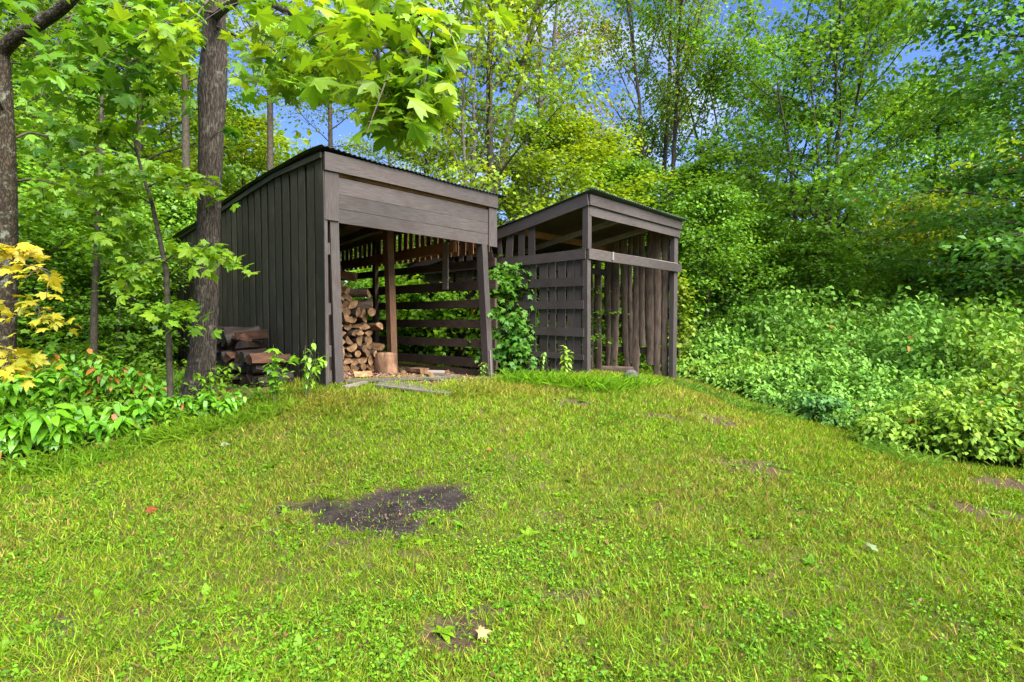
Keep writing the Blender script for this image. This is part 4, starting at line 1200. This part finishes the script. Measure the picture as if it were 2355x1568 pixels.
drawn_tree('yellow_maple_sapling', 'low maple with turning yellow orange leaves in front of the trunk at the left edge',
           [(-30, 900, 5.2), (-25, 760, 5.1), (-15, 640, 5.0), (-10, 560, 5.0)], [.022, .018, .014, .006],
           [B_([(-22, 660, 5.0), (40, 610, 4.8), (90, 612, 4.7), (120, 640, 4.6)], sub=7, dens=2, rad=.07, sublen=.22, size=.10), B_([(-25, 740, 5.0), (30, 690, 4.8), (80, 700, 4.7), (110, 735, 4.6)], sub=6, dens=2, rad=.07, sublen=.22, size=.10),
            B_([(-25, 800, 5.0), (10, 800, 4.8), (45, 830, 4.7)], sub=5, dens=3, rad=.07, sublen=.2), B_([(-15, 620, 5.0), (10, 575, 4.9), (20, 570, 4.8)], sub=4, dens=3, rad=.07, sublen=.2)],
           (.33, .36, .020), (.50, .38, .025), size=.12)
# maple bush between the sheds
def bush(name, label, x, y, rx, h, n, size, c0, c1, tm=MAPLE_S, mt='leaf', cat='bush', stems=6, group=None, third=None, tp=0, cells=40, upr=1.0, tiltn=.5):
    rs_ = np.random.RandomState(int(abs(x * 100 + y * 1000)) % 9999)
    z0 = gz(x, y)
    r = empty(name, (x, y, z0), 0, label, cat, group)
    cen = []
    for q in range(cells):
        a_ = rs_.uniform(0, 6.28); k = rs_.random() ** .6
        zz = h * (1 - rs_.random() ** 1.3 * .85)
        rr_ = rx * k * math.sin(math.pi * min(1, .25 + .62 * zz / h))
        cen.append((rr_ * math.cos(a_), rr_ * math.sin(a_), zz))
    cen = np.array(cen)
    t2 = Tubes()
    for q in range(min(cells, stems)):
        c_ = cen[q]; t2.add([(c_[0] * .15, c_[1] * .15, -.05), (c_[0] * .5, c_[1] * .5, c_[2] * .6), tuple(c_)], [.012, .009, .004], 5)
    obj('stem', t2.mesh('stem', M['stem'] if h < 1.2 else M['twig']), r)
    ids = np.repeat(np.arange(cells), max(1, n // cells)); m = len(ids)
    off = rs_.normal(0, 1, (m, 3)) * np.array((rx * .24, rx * .24, h * .07))
    P_ = cen[ids] + off; P_[:, 2] = np.maximum(P_[:, 2], .02)
    nn = np.c_[P_[:, :2] / rx * .7, np.ones(m) * upr] + rs_.normal(0, tiltn, (m, 3))
    D_ = np.c_[P_[:, :2] / rx + rs_.normal(0, .6, (m, 2)), rs_.normal(-.5, .3, m)]
    obj('foliage', leaves('foliage', P_, nn, D_, size * rs_.uniform(.6, 1.2, m), tm, gen_colors(rs_, m, ids, c0, c1, .2, third, tp), M[mt]), r)
    return r
bush('maple_bush', 'dense green maple bush growing between the leaning post and the smaller shed wall', pv(1165, 9.75), 9.75, .62, 1.9, 1500, .12, (.05, .17, .018), (.14, .31, .022), third=(.45, .12, .03), tp=.006, cells=34)
bush('maple_bush', 'low green maple bush against the bottom of the smaller shed side wall', pv(1195, 9.3), 9.3, .32, 1.0, 600, .11, (.05, .17, .018), (.13, .30, .022), cells=36)
for u_, s_, rx_, h_, lab_ in ((3.75, .9, .42, 1.45, 'leafy maple bush against the slatted wall nearest the leaning post'), (3.8, 1.9, .5, 1.6, 'leafy maple bush behind the slatted wall, below the hanging board'),
                              (3.85, 3.0, .6, 1.7, 'leafy maple bush behind the slatted wall right of the brown centre post'), (4.0, 4.3, .8, 1.9, 'leafy maple bush behind the slatted wall just left of the brown centre post'),
                              (4.3, 5.8, 1.0, 2.3, 'bright leafy maple bush seen through the slats beside the stacked firewood')):
    q_ = loc1(u_, s_, 0)
    bush('maple_bush', lab_, q_[0], q_[1], rx_, h_, int(1500 * rx_ / .45), .11, (.11, .31, .012), (.28, .50, .018), cells=60)
bush('yellow_bush', 'small yellow green bush peeking out beside the right post of the smaller shed', pv(1568, 12.2), 12.4, .35, 2.2, 900, .10, (.13, .24, .010), (.28, .34, .015), cells=50)
# ------------------------------------------------------------------ big leaved plants at the left
def leafy_plant(x, y, h, nst, label, size=.14, c0=(.070, .250, .008), c1=(.175, .400, .014), third=(.42, .16, .03), tp=0.0, seed=0, spread=.5, tm=OVAL, group=None, name='leafy_plant', pairs=6, cat='plant'):
    rs_ = np.random.RandomState(seed)
    z0 = gz(x, y); r = empty(name, (x, y, z0), 0, label, cat, group)
    t2 = Tubes(); P_, N_, D_, S_, I_ = [], [], [], [], []
    for q in range(nst):
        a_ = rs_.uniform(0, 6.28); ln = h * rs_.uniform(.7, 1.15); sp_ = spread * rs_.uniform(.3, 1)
        dx, dy = math.cos(a_) * sp_, math.sin(a_) * sp_
        Q = np.array([(dx * t * t * ln * .9 + dx * .12, dy * t * t * ln * .9 + dy * .12, ln * (t - .30 * sp_ * t * t)) for t in np.linspace(0, 1, 7)])
        t2.add(Q, np.linspace(.006, .002, 7), 5)
        for k in range(pairs):
            t = .25 + .75 * (k + .5) / pairs; c_ = path_at(Q, t)
            az = a_ + k * 1.57
            for sg in (0, math.pi):
                d_ = np.array((math.cos(az + sg), math.sin(az + sg), -.15 + rs_.uniform(-.2, .2)))
                P_.append(c_); D_.append(d_); N_.append(np.array((math.cos(az + sg) * .35, math.sin(az + sg) * .35, 1)) + rs_.normal(0, .22, 3)); S_.append(size * (.6 + .5 * t) * rs_.uniform(.75, 1.15)); I_.append(q)
    obj('stem', t2.mesh('stem', M['stem']), r)
    obj('foliage', leaves('foliage', P_, np.array(N_), np.array(D_), S_, tm, gen_colors(rs_, len(P_), np.array(I_), c0, c1, .18, third, tp), M['shiny']), r)
    return r
k = 0
for (u, v, h, ns, sz, tp, lab) in [
        (40, 1060, .45, 9, .19, 0, 'large leaved glossy plant lowest at the left edge of the lawn'),
        (135, 1050, .48, 10, .20, 0, 'large leaved glossy plant drooping onto the lawn, second from the left edge'),
        (250, 1025, .42, 9, .16, .01, 'green herb clump at the lawn edge right of the two large leaved plants'),
        (330, 1000, .38, 9, .13, .03, 'medium green herb clump below the thin dark sapling'),
        (20, 980, .6, 10, .17, .02, 'tall leafy plant at the far left below the yellow maple'),
        (110, 965, .62, 11, .16, .03, 'tall leafy plant with broad leaves in the middle of the left bank'),
        (200, 955, .58, 11, .14, .10, 'leafy plant with some orange tinted leaves on the left bank'),
        (290, 950, .52, 10, .13, .14, 'leafy plant with salmon coloured leaf tips near the thin sapling'),
        (355, 950, .40, 9, .12, .12, 'small leafy plant with reddish leaves at the foot of the thin sapling'),
        (60, 925, .75, 10, .15, .04, 'tallest leafy plant behind the left bank beneath the near trunk'),
        (170, 915, .7, 10, .14, .16, 'upright leafy plant with orange leaves below the thin reddish stem'),
        (250, 912, .6, 9, .13, .18, 'orange flecked plant at the back of the left bank'),
        (410, 965, .30, 8, .11, .02, 'low round leaved herb in front of the big furrowed trunk'),
        (470, 970, .30, 9, .11, 0, 'low green herb with pale flower heads before the big trunk'),
        (530, 975, .30, 8, .10, 0, 'low light green herb right of the big trunk foot'),
        (-60, 1010, .7, 11, .18, 0, 'leafy plant reaching in from outside the left edge'),
        ]:
    p = gp(u, v - 8)
    leafy_plant(p[0], p[1], h, int(ns * 1.7), lab, sz * .92, tp=tp, seed=900 + k, group='leafy plants on the left bank'); k += 1
# light green young shoots before the dark log pile
p = gp(500, 925); leafy_plant(p[0], p[1] - .1, .55, 6, 'young light green compound leaved shoot before the trunk and dark log pile', .085, (.12, .26, .012), (.20, .36, .015), seed=950, name='young_shoot', pairs=8, cat='shoot')
p = gp(640, 925); leafy_plant(p[0], p[1] - .1, .70, 6, 'bright green shoot standing before the brown split log pile', .11, (.10, .25, .012), (.17, .34, .015), seed=951, name='young_shoot', tm=MAPLE_S, spread=.4, pairs=6, cat='shoot')
p = gp(705, 915); leafy_plant(p[0], p[1] - .05, .66, 6, 'bright green oval leaved shoot next to the left front post of the open shed', .10, (.12, .27, .012), (.20, .36, .015), seed=952, name='young_shoot', spread=.45, pairs=6, cat='shoot')
p = gp(1105, 880); leafy_plant(p[0], p[1], .35, 3, 'thin weed at the foot of the leaning post', .06, (.10, .2, .012), (.22, .3, .05), seed=953, name='weed', spread=.3, cat='weed')
p = gp(1245, 870); leafy_plant(p[0], p[1], .48, 1, 'single tall goldenrod like stalk left of the pale fern before the smaller shed', .09, (.10, .22, .02), (.18, .30, .02), seed=954, name='weed', spread=.15, pairs=12, cat='weed')
p = gp(1300, 872); leafy_plant(p[0], p[1], .50, 2, 'pale green weed standing in tall grass at the corner post of the smaller shed', .12, (.13, .26, .02), (.22, .33, .02), seed=955, name='weed', spread=.2, pairs=9, cat='weed')

# undergrowth in the woods
rs = np.random.RandomState(91)
def region_scatter(n, test, box):
    out_ = []
    while len(out_) < n:
        x = rs.uniform(box[0], box[1], n); y = rs.uniform(box[2], box[3], n)
        k_ = test(x, y)
        out_ += list(zip(x[k_], y[k_]))
    return np.array(out_[:n])
def shed_clear(x, y):
    lx = (x + 2.43) * .682 + (y - 6.73) * .731; ly = -(x + 2.43) * .731 + (y - 6.73) * .682
    mx_ = (x - 1.23) * .69 + (y - 8.6) * .724; my_ = -(x - 1.23) * .724 + (y - 8.6) * .69
    return ~((lx > -.8) & (lx < 3.3) & (ly > -1) & (ly < 6.8)) & ~((mx_ > -.2) & (mx_ < 3.3) & (my_ > -.6) & (my_ < 5.1))
cen = region_scatter(1500, lambda x, y: shed_clear(x, y) & ((x < -4.3 - (y - 7) * .45) | (y > 11.5)) & (np.hypot(x, y) > 8) & ~((x > 3) & (y < 15)), (-20, 16, 7, 26))
nl_ = 60
ids = np.repeat(np.arange(len(cen)), nl_); m = len(ids)
hh = rs.gamma(2.0, .35, len(cen)) * (.5 + .8 * rs.random(len(cen)))
P_ = np.c_[cen[ids] + rs.normal(0, .33, (m, 2)), np.zeros(m)]
P_[:, 2] = gz(P_[:, 0], P_[:, 1]) + np.abs(hh[ids] * rs.random(m) ** .7 + rs.normal(0, .05, m))
me = leaves('undergrowth', P_, np.c_[rs.normal(0, .5, (m, 2)), np.ones(m)], rs.normal(0, 1, (m, 3)) * (1, 1, .3), rs.uniform(.07, .14, m), MAPLE_S,
            gen_colors(rs, m, ids, (.04, .125, .008), (.15, .28, .012)), M['leaf'])
tag(obj('undergrowth', me), 'low leafy undergrowth covering the floor of the wood', 'undergrowth', kind='stuff')

cen = region_scatter(420, lambda x, y: shed_clear(x, y) & (x < np.interp(y, [4.2, 5.2, 6.0, 6.6, 7.5], [-5.0, -3.9, -3.2, -2.75, -2.7])) & (x > -9), (-9, -2.6, 4.5, 9.5))
ids = np.repeat(np.arange(len(cen)), 40); m = len(ids)
P_ = np.c_[cen[ids] + rs.normal(0, .16, (m, 2)), np.zeros(m)]
P_[:, 2] = gz(P_[:, 0], P_[:, 1]) + rs.random(m) ** 1.3 * .30 * rs.uniform(.4, 1.2, len(cen))[ids]
me = leaves('ground_cover', P_, np.c_[rs.normal(0, .45, (m, 2)), np.ones(m)], rs.normal(0, 1, (m, 3)) * (1, 1, .3), rs.uniform(.04, .10, m), OVAL,
            gen_colors(rs, m, ids, (.07, .22, .010), (.21, .40, .014), .2, (.36, .16, .03), .012), M['leaf'])
tag(obj('ground_cover', me), 'low mixed leaves filling the bank under the left plants', 'ground cover', kind='stuff')
# ------------------------------------------------------------------ bramble field on the right
BX = np.array([3.2, 4.0, 4.25, 4.55, 5.0, 5.0, 4.45, 4.8, 5.6, 8.0, 14.0]); BY = np.array([14.0, 11.0, 9.6, 8.8, 8.2, 7.1, 6.2, 5.55, 5.2, 4.2, 3.0])
def in_bramble(x, y):
    # right of / beyond the boundary polyline
    ex = np.interp(-y, -BY, BX)
    return (x > ex) & (y > 3.2) & (y < 22) & (x < 22)
cen = region_scatter(8500, lambda x, y: in_bramble(x - .1 + .75 * np.maximum(0, fbm(x * 2.2, y * 2.2, 19, 3) - .42), y - .1) & (rs.random(len(x)) < np.clip((7 / np.hypot(x, y)) ** 1.2, .12, 1)), (3, 20, 3.5, 21))
d_ = np.hypot(cen[:, 0], cen[:, 1])
edge = np.clip(cen[:, 0] - np.interp(-cen[:, 1], -BY, BX), 0, 3)
hc = (.30 + .58 * edge); hc = np.minimum(hc, 1.0 + .155 * np.clip(cen[:, 1] - 4, 0, 10))
hc = hc * (.50 + 1.0 * fbm(cen[:, 0] * 1.1, cen[:, 1] * 1.1, 12, 3)) * rs.uniform(.72, 1.12, len(cen))
nper = rs.randint(26, 46, len(cen))
ids = np.repeat(np.arange(len(cen)), nper); m = len(ids)
tk = 1 - rs.random(m) ** 1.25 * .8
az = rs.uniform(0, 6.283, m); lean_ = rs.normal(0, .16, (len(cen), 2))
rad_ = (.05 + .20 * (1.05 - tk)) * rs.uniform(.5, 1.3, m) * np.clip(d_[ids] / 8, 1, 1.4)
P_ = np.c_[cen[ids] + lean_[ids] * tk[:, None] * hc[ids][:, None] + np.c_[np.cos(az), np.sin(az)] * rad_[:, None], np.zeros(m)]
P_[:, 2] = gz(P_[:, 0], P_[:, 1]) + np.maximum(.03, hc[ids] * tk)
nrm = np.c_[np.cos(az), np.sin(az), np.zeros(m)]
nn = nrm * .5 + Z * 1.0 + rs.normal(0, .3, (m, 3))
dd = nrm + rs.normal(0, .35, (m, 3)) - Z * .35
sz = rs.uniform(.042, .085, m) * np.clip(d_[ids] / 8.5, .72, 1.6)
hue = fbm(P_[:, 0] * .5 + 30, P_[:, 1] * .5, 77, 3)[:, None]
cA = gen_colors(rs, m, ids, (.080, .225, .020), (.215, .410, .048), .2, (.34, .22, .03), .006)
cB = gen_colors(rs, m, ids, (.110, .230, .012), (.240, .370, .018), .2, (.42, .20, .02), .01)
w_ = np.clip((hue - .42) * 5, 0, 1)
near_ = (1 - sstep(5.8, 7.5, P_[:, 1:2])) * .5
cc = cA + (cB - cA) * np.clip(w_ * .6 + near_, 0, 1)
OVB = T(mirror([(0, 0), (.30, .16), (.33, .45), (.17, .8), (0, 1)]), lambda x, y: .22 * abs(x) - .25 * y * y)
me = leaves('bramble_thicket', P_, nn, dd, sz, OVB, cc, M['dull'])
tag(obj('bramble_thicket', me), 'waist high field of pale green brambles filling the right side', 'brambles', kind='stuff')
tb2 = Tubes()
for q in range(len(cen)):
    c_ = cen[q]
    if np.hypot(*c_) > 9.5 or q % 2: continue
    z0 = gz(c_[0], c_[1]); a_ = rs.uniform(0, 6.28)
    tb2.add([(c_[0], c_[1], z0 - .02), (c_[0] + math.cos(a_) * .08, c_[1] + math.sin(a_) * .08, z0 + hc[q] * .5), (c_[0] + lean_[q, 0] * hc[q], c_[1] + lean_[q, 1] * hc[q], z0 + hc[q] * 1.02)], [.006, .005, .002], 4)
tag(obj('bramble_canes', tb2.mesh('bramble_canes', M['stem'])), 'thin canes rising inside the bramble field', 'canes', kind='stuff')
bush('dark_bush', 'low dark green bush at the lawn corner where the bramble field bulges out', 4.75, 8.15, .5, .42, 1300, .07, (.04, .14, .025), (.10, .24, .035), tm=OVB, mt='dull', cells=30)
for q, (u, v, h, lab) in enumerate([(2160, 1040, .55, 'small bramble bush with yellowing leaves where the lawn narrows on the right'), (2250, 1062, .62, 'full green bramble bush at the lawn edge, middle one of the front row'),
                                    (2330, 1075, .68, 'green bramble bush at the right picture edge of the front row')]):
    p = gp(u, v); bush('bramble_bush', lab, p[0] + .1, p[1] + .35, .46, h, 2000, .062, (.08, .21, .015), (.20, .37, .022), tm=OVB, mt='dull', cells=80, third=(.40, .25, .03), tp=.03 if q else .08)

# ------------------------------------------------------------------ lawn
rs = np.random.RandomState(55)
def lawn_points(n, pw=1.25, lo=1.35, hi=15.0, wid=1.35):
    # density falls off with distance from where one stands
    k = rs.random(n); e_ = 2 - pw
    d = (lo ** e_ + k * (hi ** e_ - lo ** e_)) ** (1 / e_)
    an = rs.uniform(-wid, wid, n) * .62
    x, y = np.sin(an) * d * 1.15, np.cos(an) * d
    return x, y
def lawn_ok(x, y):
    ex = np.interp(-y, -BY, BX)
    left = x < np.interp(y, [1, 3.5, 4.4, 5.2, 6.0, 6.6, 8], [-9, -9, -5.2, -4.3, -3.6, -3.1, -3.0])
    ok = ~((x > ex + .25) & (y > 3.2)) & ~left & (y < 13)
    lx = (x + 2.43) * .682 + (y - 6.73) * .731; ly = -(x + 2.43) * .731 + (y - 6.73) * .682
    ok &= ~((lx > -.03) & (lx < 3.1) & (ly > .15) & (ly < 6.6))
    mx_ = (x - 1.23) * .69 + (y - 8.6) * .724; my_ = -(x - 1.23) * .724 + (y - 8.6) * .69
    ok &= ~((mx_ > .1) & (mx_ < 3.1) & (my_ > .4) & (my_ < 4.9))
    return ok
def masks(x, y):
    return spots(x, y, BURN, .6, 3), spots(x, y, DIRT, .7, 21), spots(x, y, CHIPS, .4, 33), spots(x, y, STRAW, .6, 41)
# blades
n = 620000
x, y = lawn_points(n)
k_ = lawn_ok(x, y); x, y = x[k_], y[k_]
b_, d_, c_, s_ = masks(x, y)
patchy = fbm(x * 2.2, y * 2.2, 101)
fine_ = fbm(x * 9, y * 9, 102, 3)
keep = rs.random(len(x)) < (1 - .97 * sstep(.35, .75, b_ + (fine_ - .5) * 1.8)) * (1 - .92 * sstep(.2, .7, d_ + (fine_ - .5) * .8)) * (1 - .9 * c_) * np.clip(.30 + 1.7 * (fine_ - .22), .08, 1)
x, y, b_, d_, c_, s_, patchy = [q[keep] for q in (x, y, b_, d_, c_, s_, patchy)]
m = len(x); z = gz(x, y); D_ = np.hypot(x, y)
dry = np.clip(sstep(.50, .68, fbm(x * 1.1 + 5, y * 1.1, 140)) * .75 + s_ * .9 + sstep(4.6, 6.5, y) * .25, 0, 1)
isdry = rs.random(m) < .16 + .42 * dry
ln = rs.uniform(.022, .052, m) * (1 + .35 * dry) * np.clip(D_ / 4, 1, 1.5)
wd = np.clip(D_ / 3.2, .9, 2.2) * rs.uniform(.7, 1.3, m)
g0, g1 = np.array((.072, .172, .006)), np.array((.225, .325, .010))
kk = (rs.random(m) * .5 + patchy * .5)[:, None]
cc = g0 * (1 - kk) + g1 * kk
cc[isdry] = np.array((.27, .20, .045)) * rs.uniform(.5, 1.3, (isdry.sum(), 1)) + np.array((.0, .06, 0)) * rs.random((isdry.sum(), 1))
cc *= rs.uniform(.55, 1.45, (m, 1)) * (.72 + .56 * fbm(x * 12, y * 12, 333, 2))[:, None]
dirv = np.c_[rs.normal(0, .75, (m, 2)), np.ones(m)]
nn = np.c_[rs.normal(0, 1, (m, 2)), np.zeros(m)]
me = leaves('grass', np.c_[x, y, z - .003], nn, dirv, ln, BLADE, cc, M['grass'], xs=wd * .050 / ln)
tag(obj('grass', me), 'short patchy lawn grass, green mixed with straw coloured blades', 'grass', kind='stuff')
# clover, plantain and other broad leaves in the lawn
n = 420000
x, y = lawn_points(n, 1.35)
k_ = lawn_ok(x, y); x, y = x[k_], y[k_]
b_, d_, c_, s_ = masks(x, y)
pt = fbm(x * 1.6 + 50, y * 1.6, 201); f2 = fbm(x * 7, y * 7, 203, 3)
keep = rs.random(len(x)) < (1 - .97 * sstep(.35, .75, b_ + (f2 - .5) * 2.0)) * (1 - .75 * d_) * (1 - .97 * c_) * (1 - .9 * s_) * np.clip(.08 + (pt - .38) * 3 + (3.6 - y) * .16, .04, 1) * np.clip((f2 - .30) * 4, .05, 1)
x, y, pt = x[keep], y[keep], pt[keep]
m = len(x); z = gz(x, y); D_ = np.hypot(x, y)
kk = (rs.random(m) * .6 + .4 * fbm(x * 4, y * 4, 210))[:, None]
cc = np.array((.048, .155, .008)) * (1 - kk) + np.array((.165, .320, .014)) * kk
bl = rs.random(m) < .03; cc[bl] = np.array((.05, .15, .03)) * rs.uniform(.8, 1.5, (bl.sum(), 1))
br = rs.random(m) < .05; cc[br] = np.array((.16, .085, .04)) * rs.uniform(.5, 1.4, (br.sum(), 1))
cc *= rs.uniform(.6, 1.4, (m, 1))
me = leaves('clover', np.c_[x, y, z + rs.uniform(.006, .034, m)], np.c_[rs.normal(0, .7, (m, 2)), np.ones(m)], np.c_[rs.normal(0, 1, (m, 2)), rs.uniform(-.1, .8, m)],
            rs.uniform(.009, .024, m) * np.clip(D_ / 4.5, 1, 1.5) * (1 + (rs.random(m) < .05) * .8), OVR, cc, M['grass'])
tag(obj('clover', me), 'clover and small broad leaved weeds mixed through the lawn', 'clover', kind='stuff')
# longer leaning blades
n = 60000
x, y = lawn_points(n, 1.4, 1.3, 11); k_ = lawn_ok(x, y) & (spots(x, y, BURN, .6, 3) < .5) & (fbm(x * 3, y * 3, 61) > .42); x, y = x[k_], y[k_]; m = len(x)
az = rs.uniform(0, 6.28, m); le = rs.uniform(.3, 1.8, m)
me = leaves('long_grass', np.c_[x, y, gz(x, y)], np.c_[-np.cos(az), -np.sin(az), le], np.c_[np.cos(az) * le, np.sin(az) * le, np.ones(m)], rs.uniform(.05, .11, m), BLADE,
            gen_colors(rs, m, (x * 3 + 60).astype(int) * 100 + (y * 3).astype(int), (.06, .17, .008), (.20, .32, .014), .4, (.30, .23, .05), .10), M['grass'], xs=.6 * np.clip(np.hypot(x, y) / 4, .8, 1.6))
tag(obj('long_grass', me), 'scattered longer grass blades leaning over the lawn', 'grass', kind='stuff')
# broad rosettes
ros = []
n = 420
x, y = lawn_points(n * 3, 1.5, 1.6, 7); k_ = lawn_ok(x, y) & (spots(x, y, BURN, .3, 3) < .3); x, y = x[k_][:n], y[k_][:n]
nl_ = 6
ids = np.repeat(np.arange(len(x)), nl_); m = len(ids)
az = rs.uniform(0, 6.28, m); up = rs.uniform(.2, 1.0, m)
dirv = np.c_[np.cos(az), np.sin(az), up]; nn = np.c_[-np.cos(az) * up, -np.sin(az) * up, np.ones(m)] + rs.normal(0, .2, (m, 3))
me = leaves('rosette_weeds', np.c_[x[ids], y[ids], gz(x, y)[ids]], nn, dirv, rs.uniform(.04, .085, m), OVAL, gen_colors(rs, m, ids, (.06, .17, .008), (.17, .29, .012), .2), M['grass'])
tag(obj('rosette_weeds', me), 'plantain and dandelion leaf rosettes scattered over the lawn', 'weeds', kind='stuff')
# taller grass in front of the smaller shed and along edges
def tall_grass(name, label, px, n_per, hmin, hmax, rad, c0, c1, seed):
    rs_ = np.random.RandomState(seed)
    P0 = np.array([gp(u, v) for u, v in px])
    ids_ = np.repeat(np.arange(len(P0)), n_per); m_ = len(ids_)
    xx = P0[ids_, 0] + rs_.normal(0, rad, m_); yy = P0[ids_, 1] + rs_.normal(0, rad * .8, m_)
    L_ = rs_.uniform(hmin, hmax, m_)
    az_ = rs_.uniform(0, 6.28, m_); le = rs_.uniform(.1, .7, m_)
    dv = np.c_[np.cos(az_) * le, np.sin(az_) * le, np.ones(m_)]
    TM = T([(0, 0), (.5, .3), (.5, .65), (0, 1), (-.5, .65), (-.5, .3)], lambda a, b: -.45 * b * b)
    nn_ = np.c_[-np.cos(az_), -np.sin(az_), le]
    me_ = leaves(name, np.c_[xx, yy, gz(xx, yy) - .01], nn_, dv, L_, TM, gen_colors(rs_, m_, ids_, c0, c1, .25), M['grass'], xs=.011 / L_ * rs_.uniform(.6, 1.3, m_))
    return tag(obj(name, me_), label, 'tall grass', kind='stuff')
tall_grass('tall_grass', 'tall bright green grass before the smaller shed', [(u, v) for u, v in zip(np.linspace(1180, 1470, 26), np.r_[np.linspace(880, 898, 18), np.linspace(898, 890, 8)])], 75, .06, .30, .16, (.07, .19, .008), (.20, .36, .012), 5)
tall_grass('tall_grass', 'tufts of long grass along the foot of the left bank', [(330, 1020), (420, 1000), (480, 990), (560, 975), (600, 960), (250, 1055), (160, 1078), (60, 1085), (640, 950), (520, 985), (380, 1012)], 170, .06, .20, .14, (.07, .18, .008), (.18, .30, .012), 6)
tall_grass('dry_grass', 'straw coloured long grass at the edge of the chip covered entrance', [(680, 935), (720, 930), (760, 925), (800, 935), (840, 930), (700, 950), (790, 945), (1090, 900), (1060, 910), (1130, 905), (1180, 905), (1240, 912), (1110, 885)], 150, .05, .15, .17, (.12, .17, .012), (.28, .25, .035), 7)
tall_grass('tall_grass', 'long bluish grass blades inside the bramble field and along its edge', [(1600, 905), (1650, 920), (1700, 940), (1740, 950), (1800, 960), (1560, 890), (1900, 972), (1960, 985), (2010, 1010), (2040, 1045), (2100, 1070)], 120, .08, .24, .14, (.08, .19, .02), (.16, .28, .03), 8)

# wood chips at the shed entrance
n = 16000
x = rs.uniform(-3.4, .4, n); y = rs.uniform(6.7, 10.8, n)
ck = spots(x, y, CHIPS, .4, 33)
lx = (x + 2.43) * .682 + (y - 6.73) * .731; ly = -(x + 2.43) * .731 + (y - 6.73) * .682
k_ = (rs.random(n) < ck) | ((lx > .05) & (lx < 3.0) & (ly > 0) & (ly < 4) & (rs.random(n) < .5)); k_ &= ~((lx < .05) & (ly > -.2))
x, y = x[k_], y[k_]; m = len(x)
cc = np.array((.22, .115, .07)) * rs.uniform(.3, 1.5, (m, 1)); gy_ = rs.random(m) < .25; cc[gy_] = np.array((.2, .18, .16)) * rs.uniform(.5, 1.3, (gy_.sum(), 1))
CH = T([(-.18, 0), (.18, .05), (.15, 1), (-.12, .9)], lambda a, b: .05 * b)
me = leaves('wood_chips', np.c_[x, y, gz(x, y) + rs.uniform(.002, .02, m)], np.c_[rs.normal(0, .25, (m, 2)), np.ones(m)], rs.normal(0, 1, (m, 3)) * (1, 1, .1), rs.uniform(.015, .07, m), CH, cc, M['chip'])
tag(obj('wood_chips', me), 'reddish wood chips and bark scraps at the open shed entrance', 'wood chips', kind='stuff')
# litter in the burnt spot: charcoal, ash and twigs
n = 1500
x, y = [], []
for (cx, cy, rx, ry) in BURN[:3]:
    x += list(rs.normal(cx, rx * .6, n // 3)); y += list(rs.normal(cy, ry * .6, n // 3))
x, y = np.array(x), np.array(y); k_ = spots(x, y, BURN, .6, 3) > .3; x, y = x[k_], y[k_]; m = len(x)
cc = np.array((.03, .025, .022)) * rs.uniform(.4, 2.2, (m, 1)); g_ = rs.random(m) < .10; cc[g_] = np.array((.13, .12, .115)) * rs.uniform(.5, 1.3, (g_.sum(), 1)); g_ = rs.random(m) < .2; cc[g_] = np.array((.14, .07, .04)) * rs.uniform(.5, 1.3, (g_.sum(), 1))
me = leaves('char_litter', np.c_[x, y, gz(x, y) + rs.uniform(-.01, .008, m)], np.c_[rs.normal(0, .5, (m, 2)), np.ones(m)], rs.normal(0, 1, (m, 3)) * (1, 1, .2), rs.uniform(.005, .022, m), CH, cc, M['chip'])
tag(obj('char_litter', me), 'charcoal crumbs, grey ash and twigs in the burnt patch of lawn', 'charcoal', kind='stuff')
# single fallen leaves
for u, v, c_, lab, s_ in [(337, 1187, (.28, .06, .02), 'fallen red brown leaf lying on the lawn at lower left', .10), (508, 1033, (.26, .33, .17), 'pale fallen maple leaf on the lawn below the big trunk', .11),
                      (1097, 1480, (.38, .28, .12), 'pale tan fallen leaf beside the nearest bare patch', .10), (1998, 1275, (.17, .24, .12), 'pale underside up maple leaf on the right of the lawn', .10), (1120, 1043, (.36, .12, .02), 'small orange leaf in the middle of the lawn', .06)]:
    p = gp(u, v)
    me = leaves('fallen_leaf', [p + Z * .045], np.array([(.1, -.45, 1.)]), np.array([(1., .4, .1)]), [s_ * .75], MAPLE, np.array([c_]), M['leaf'])
    tag(obj('fallen_leaf', me), lab, 'leaf')
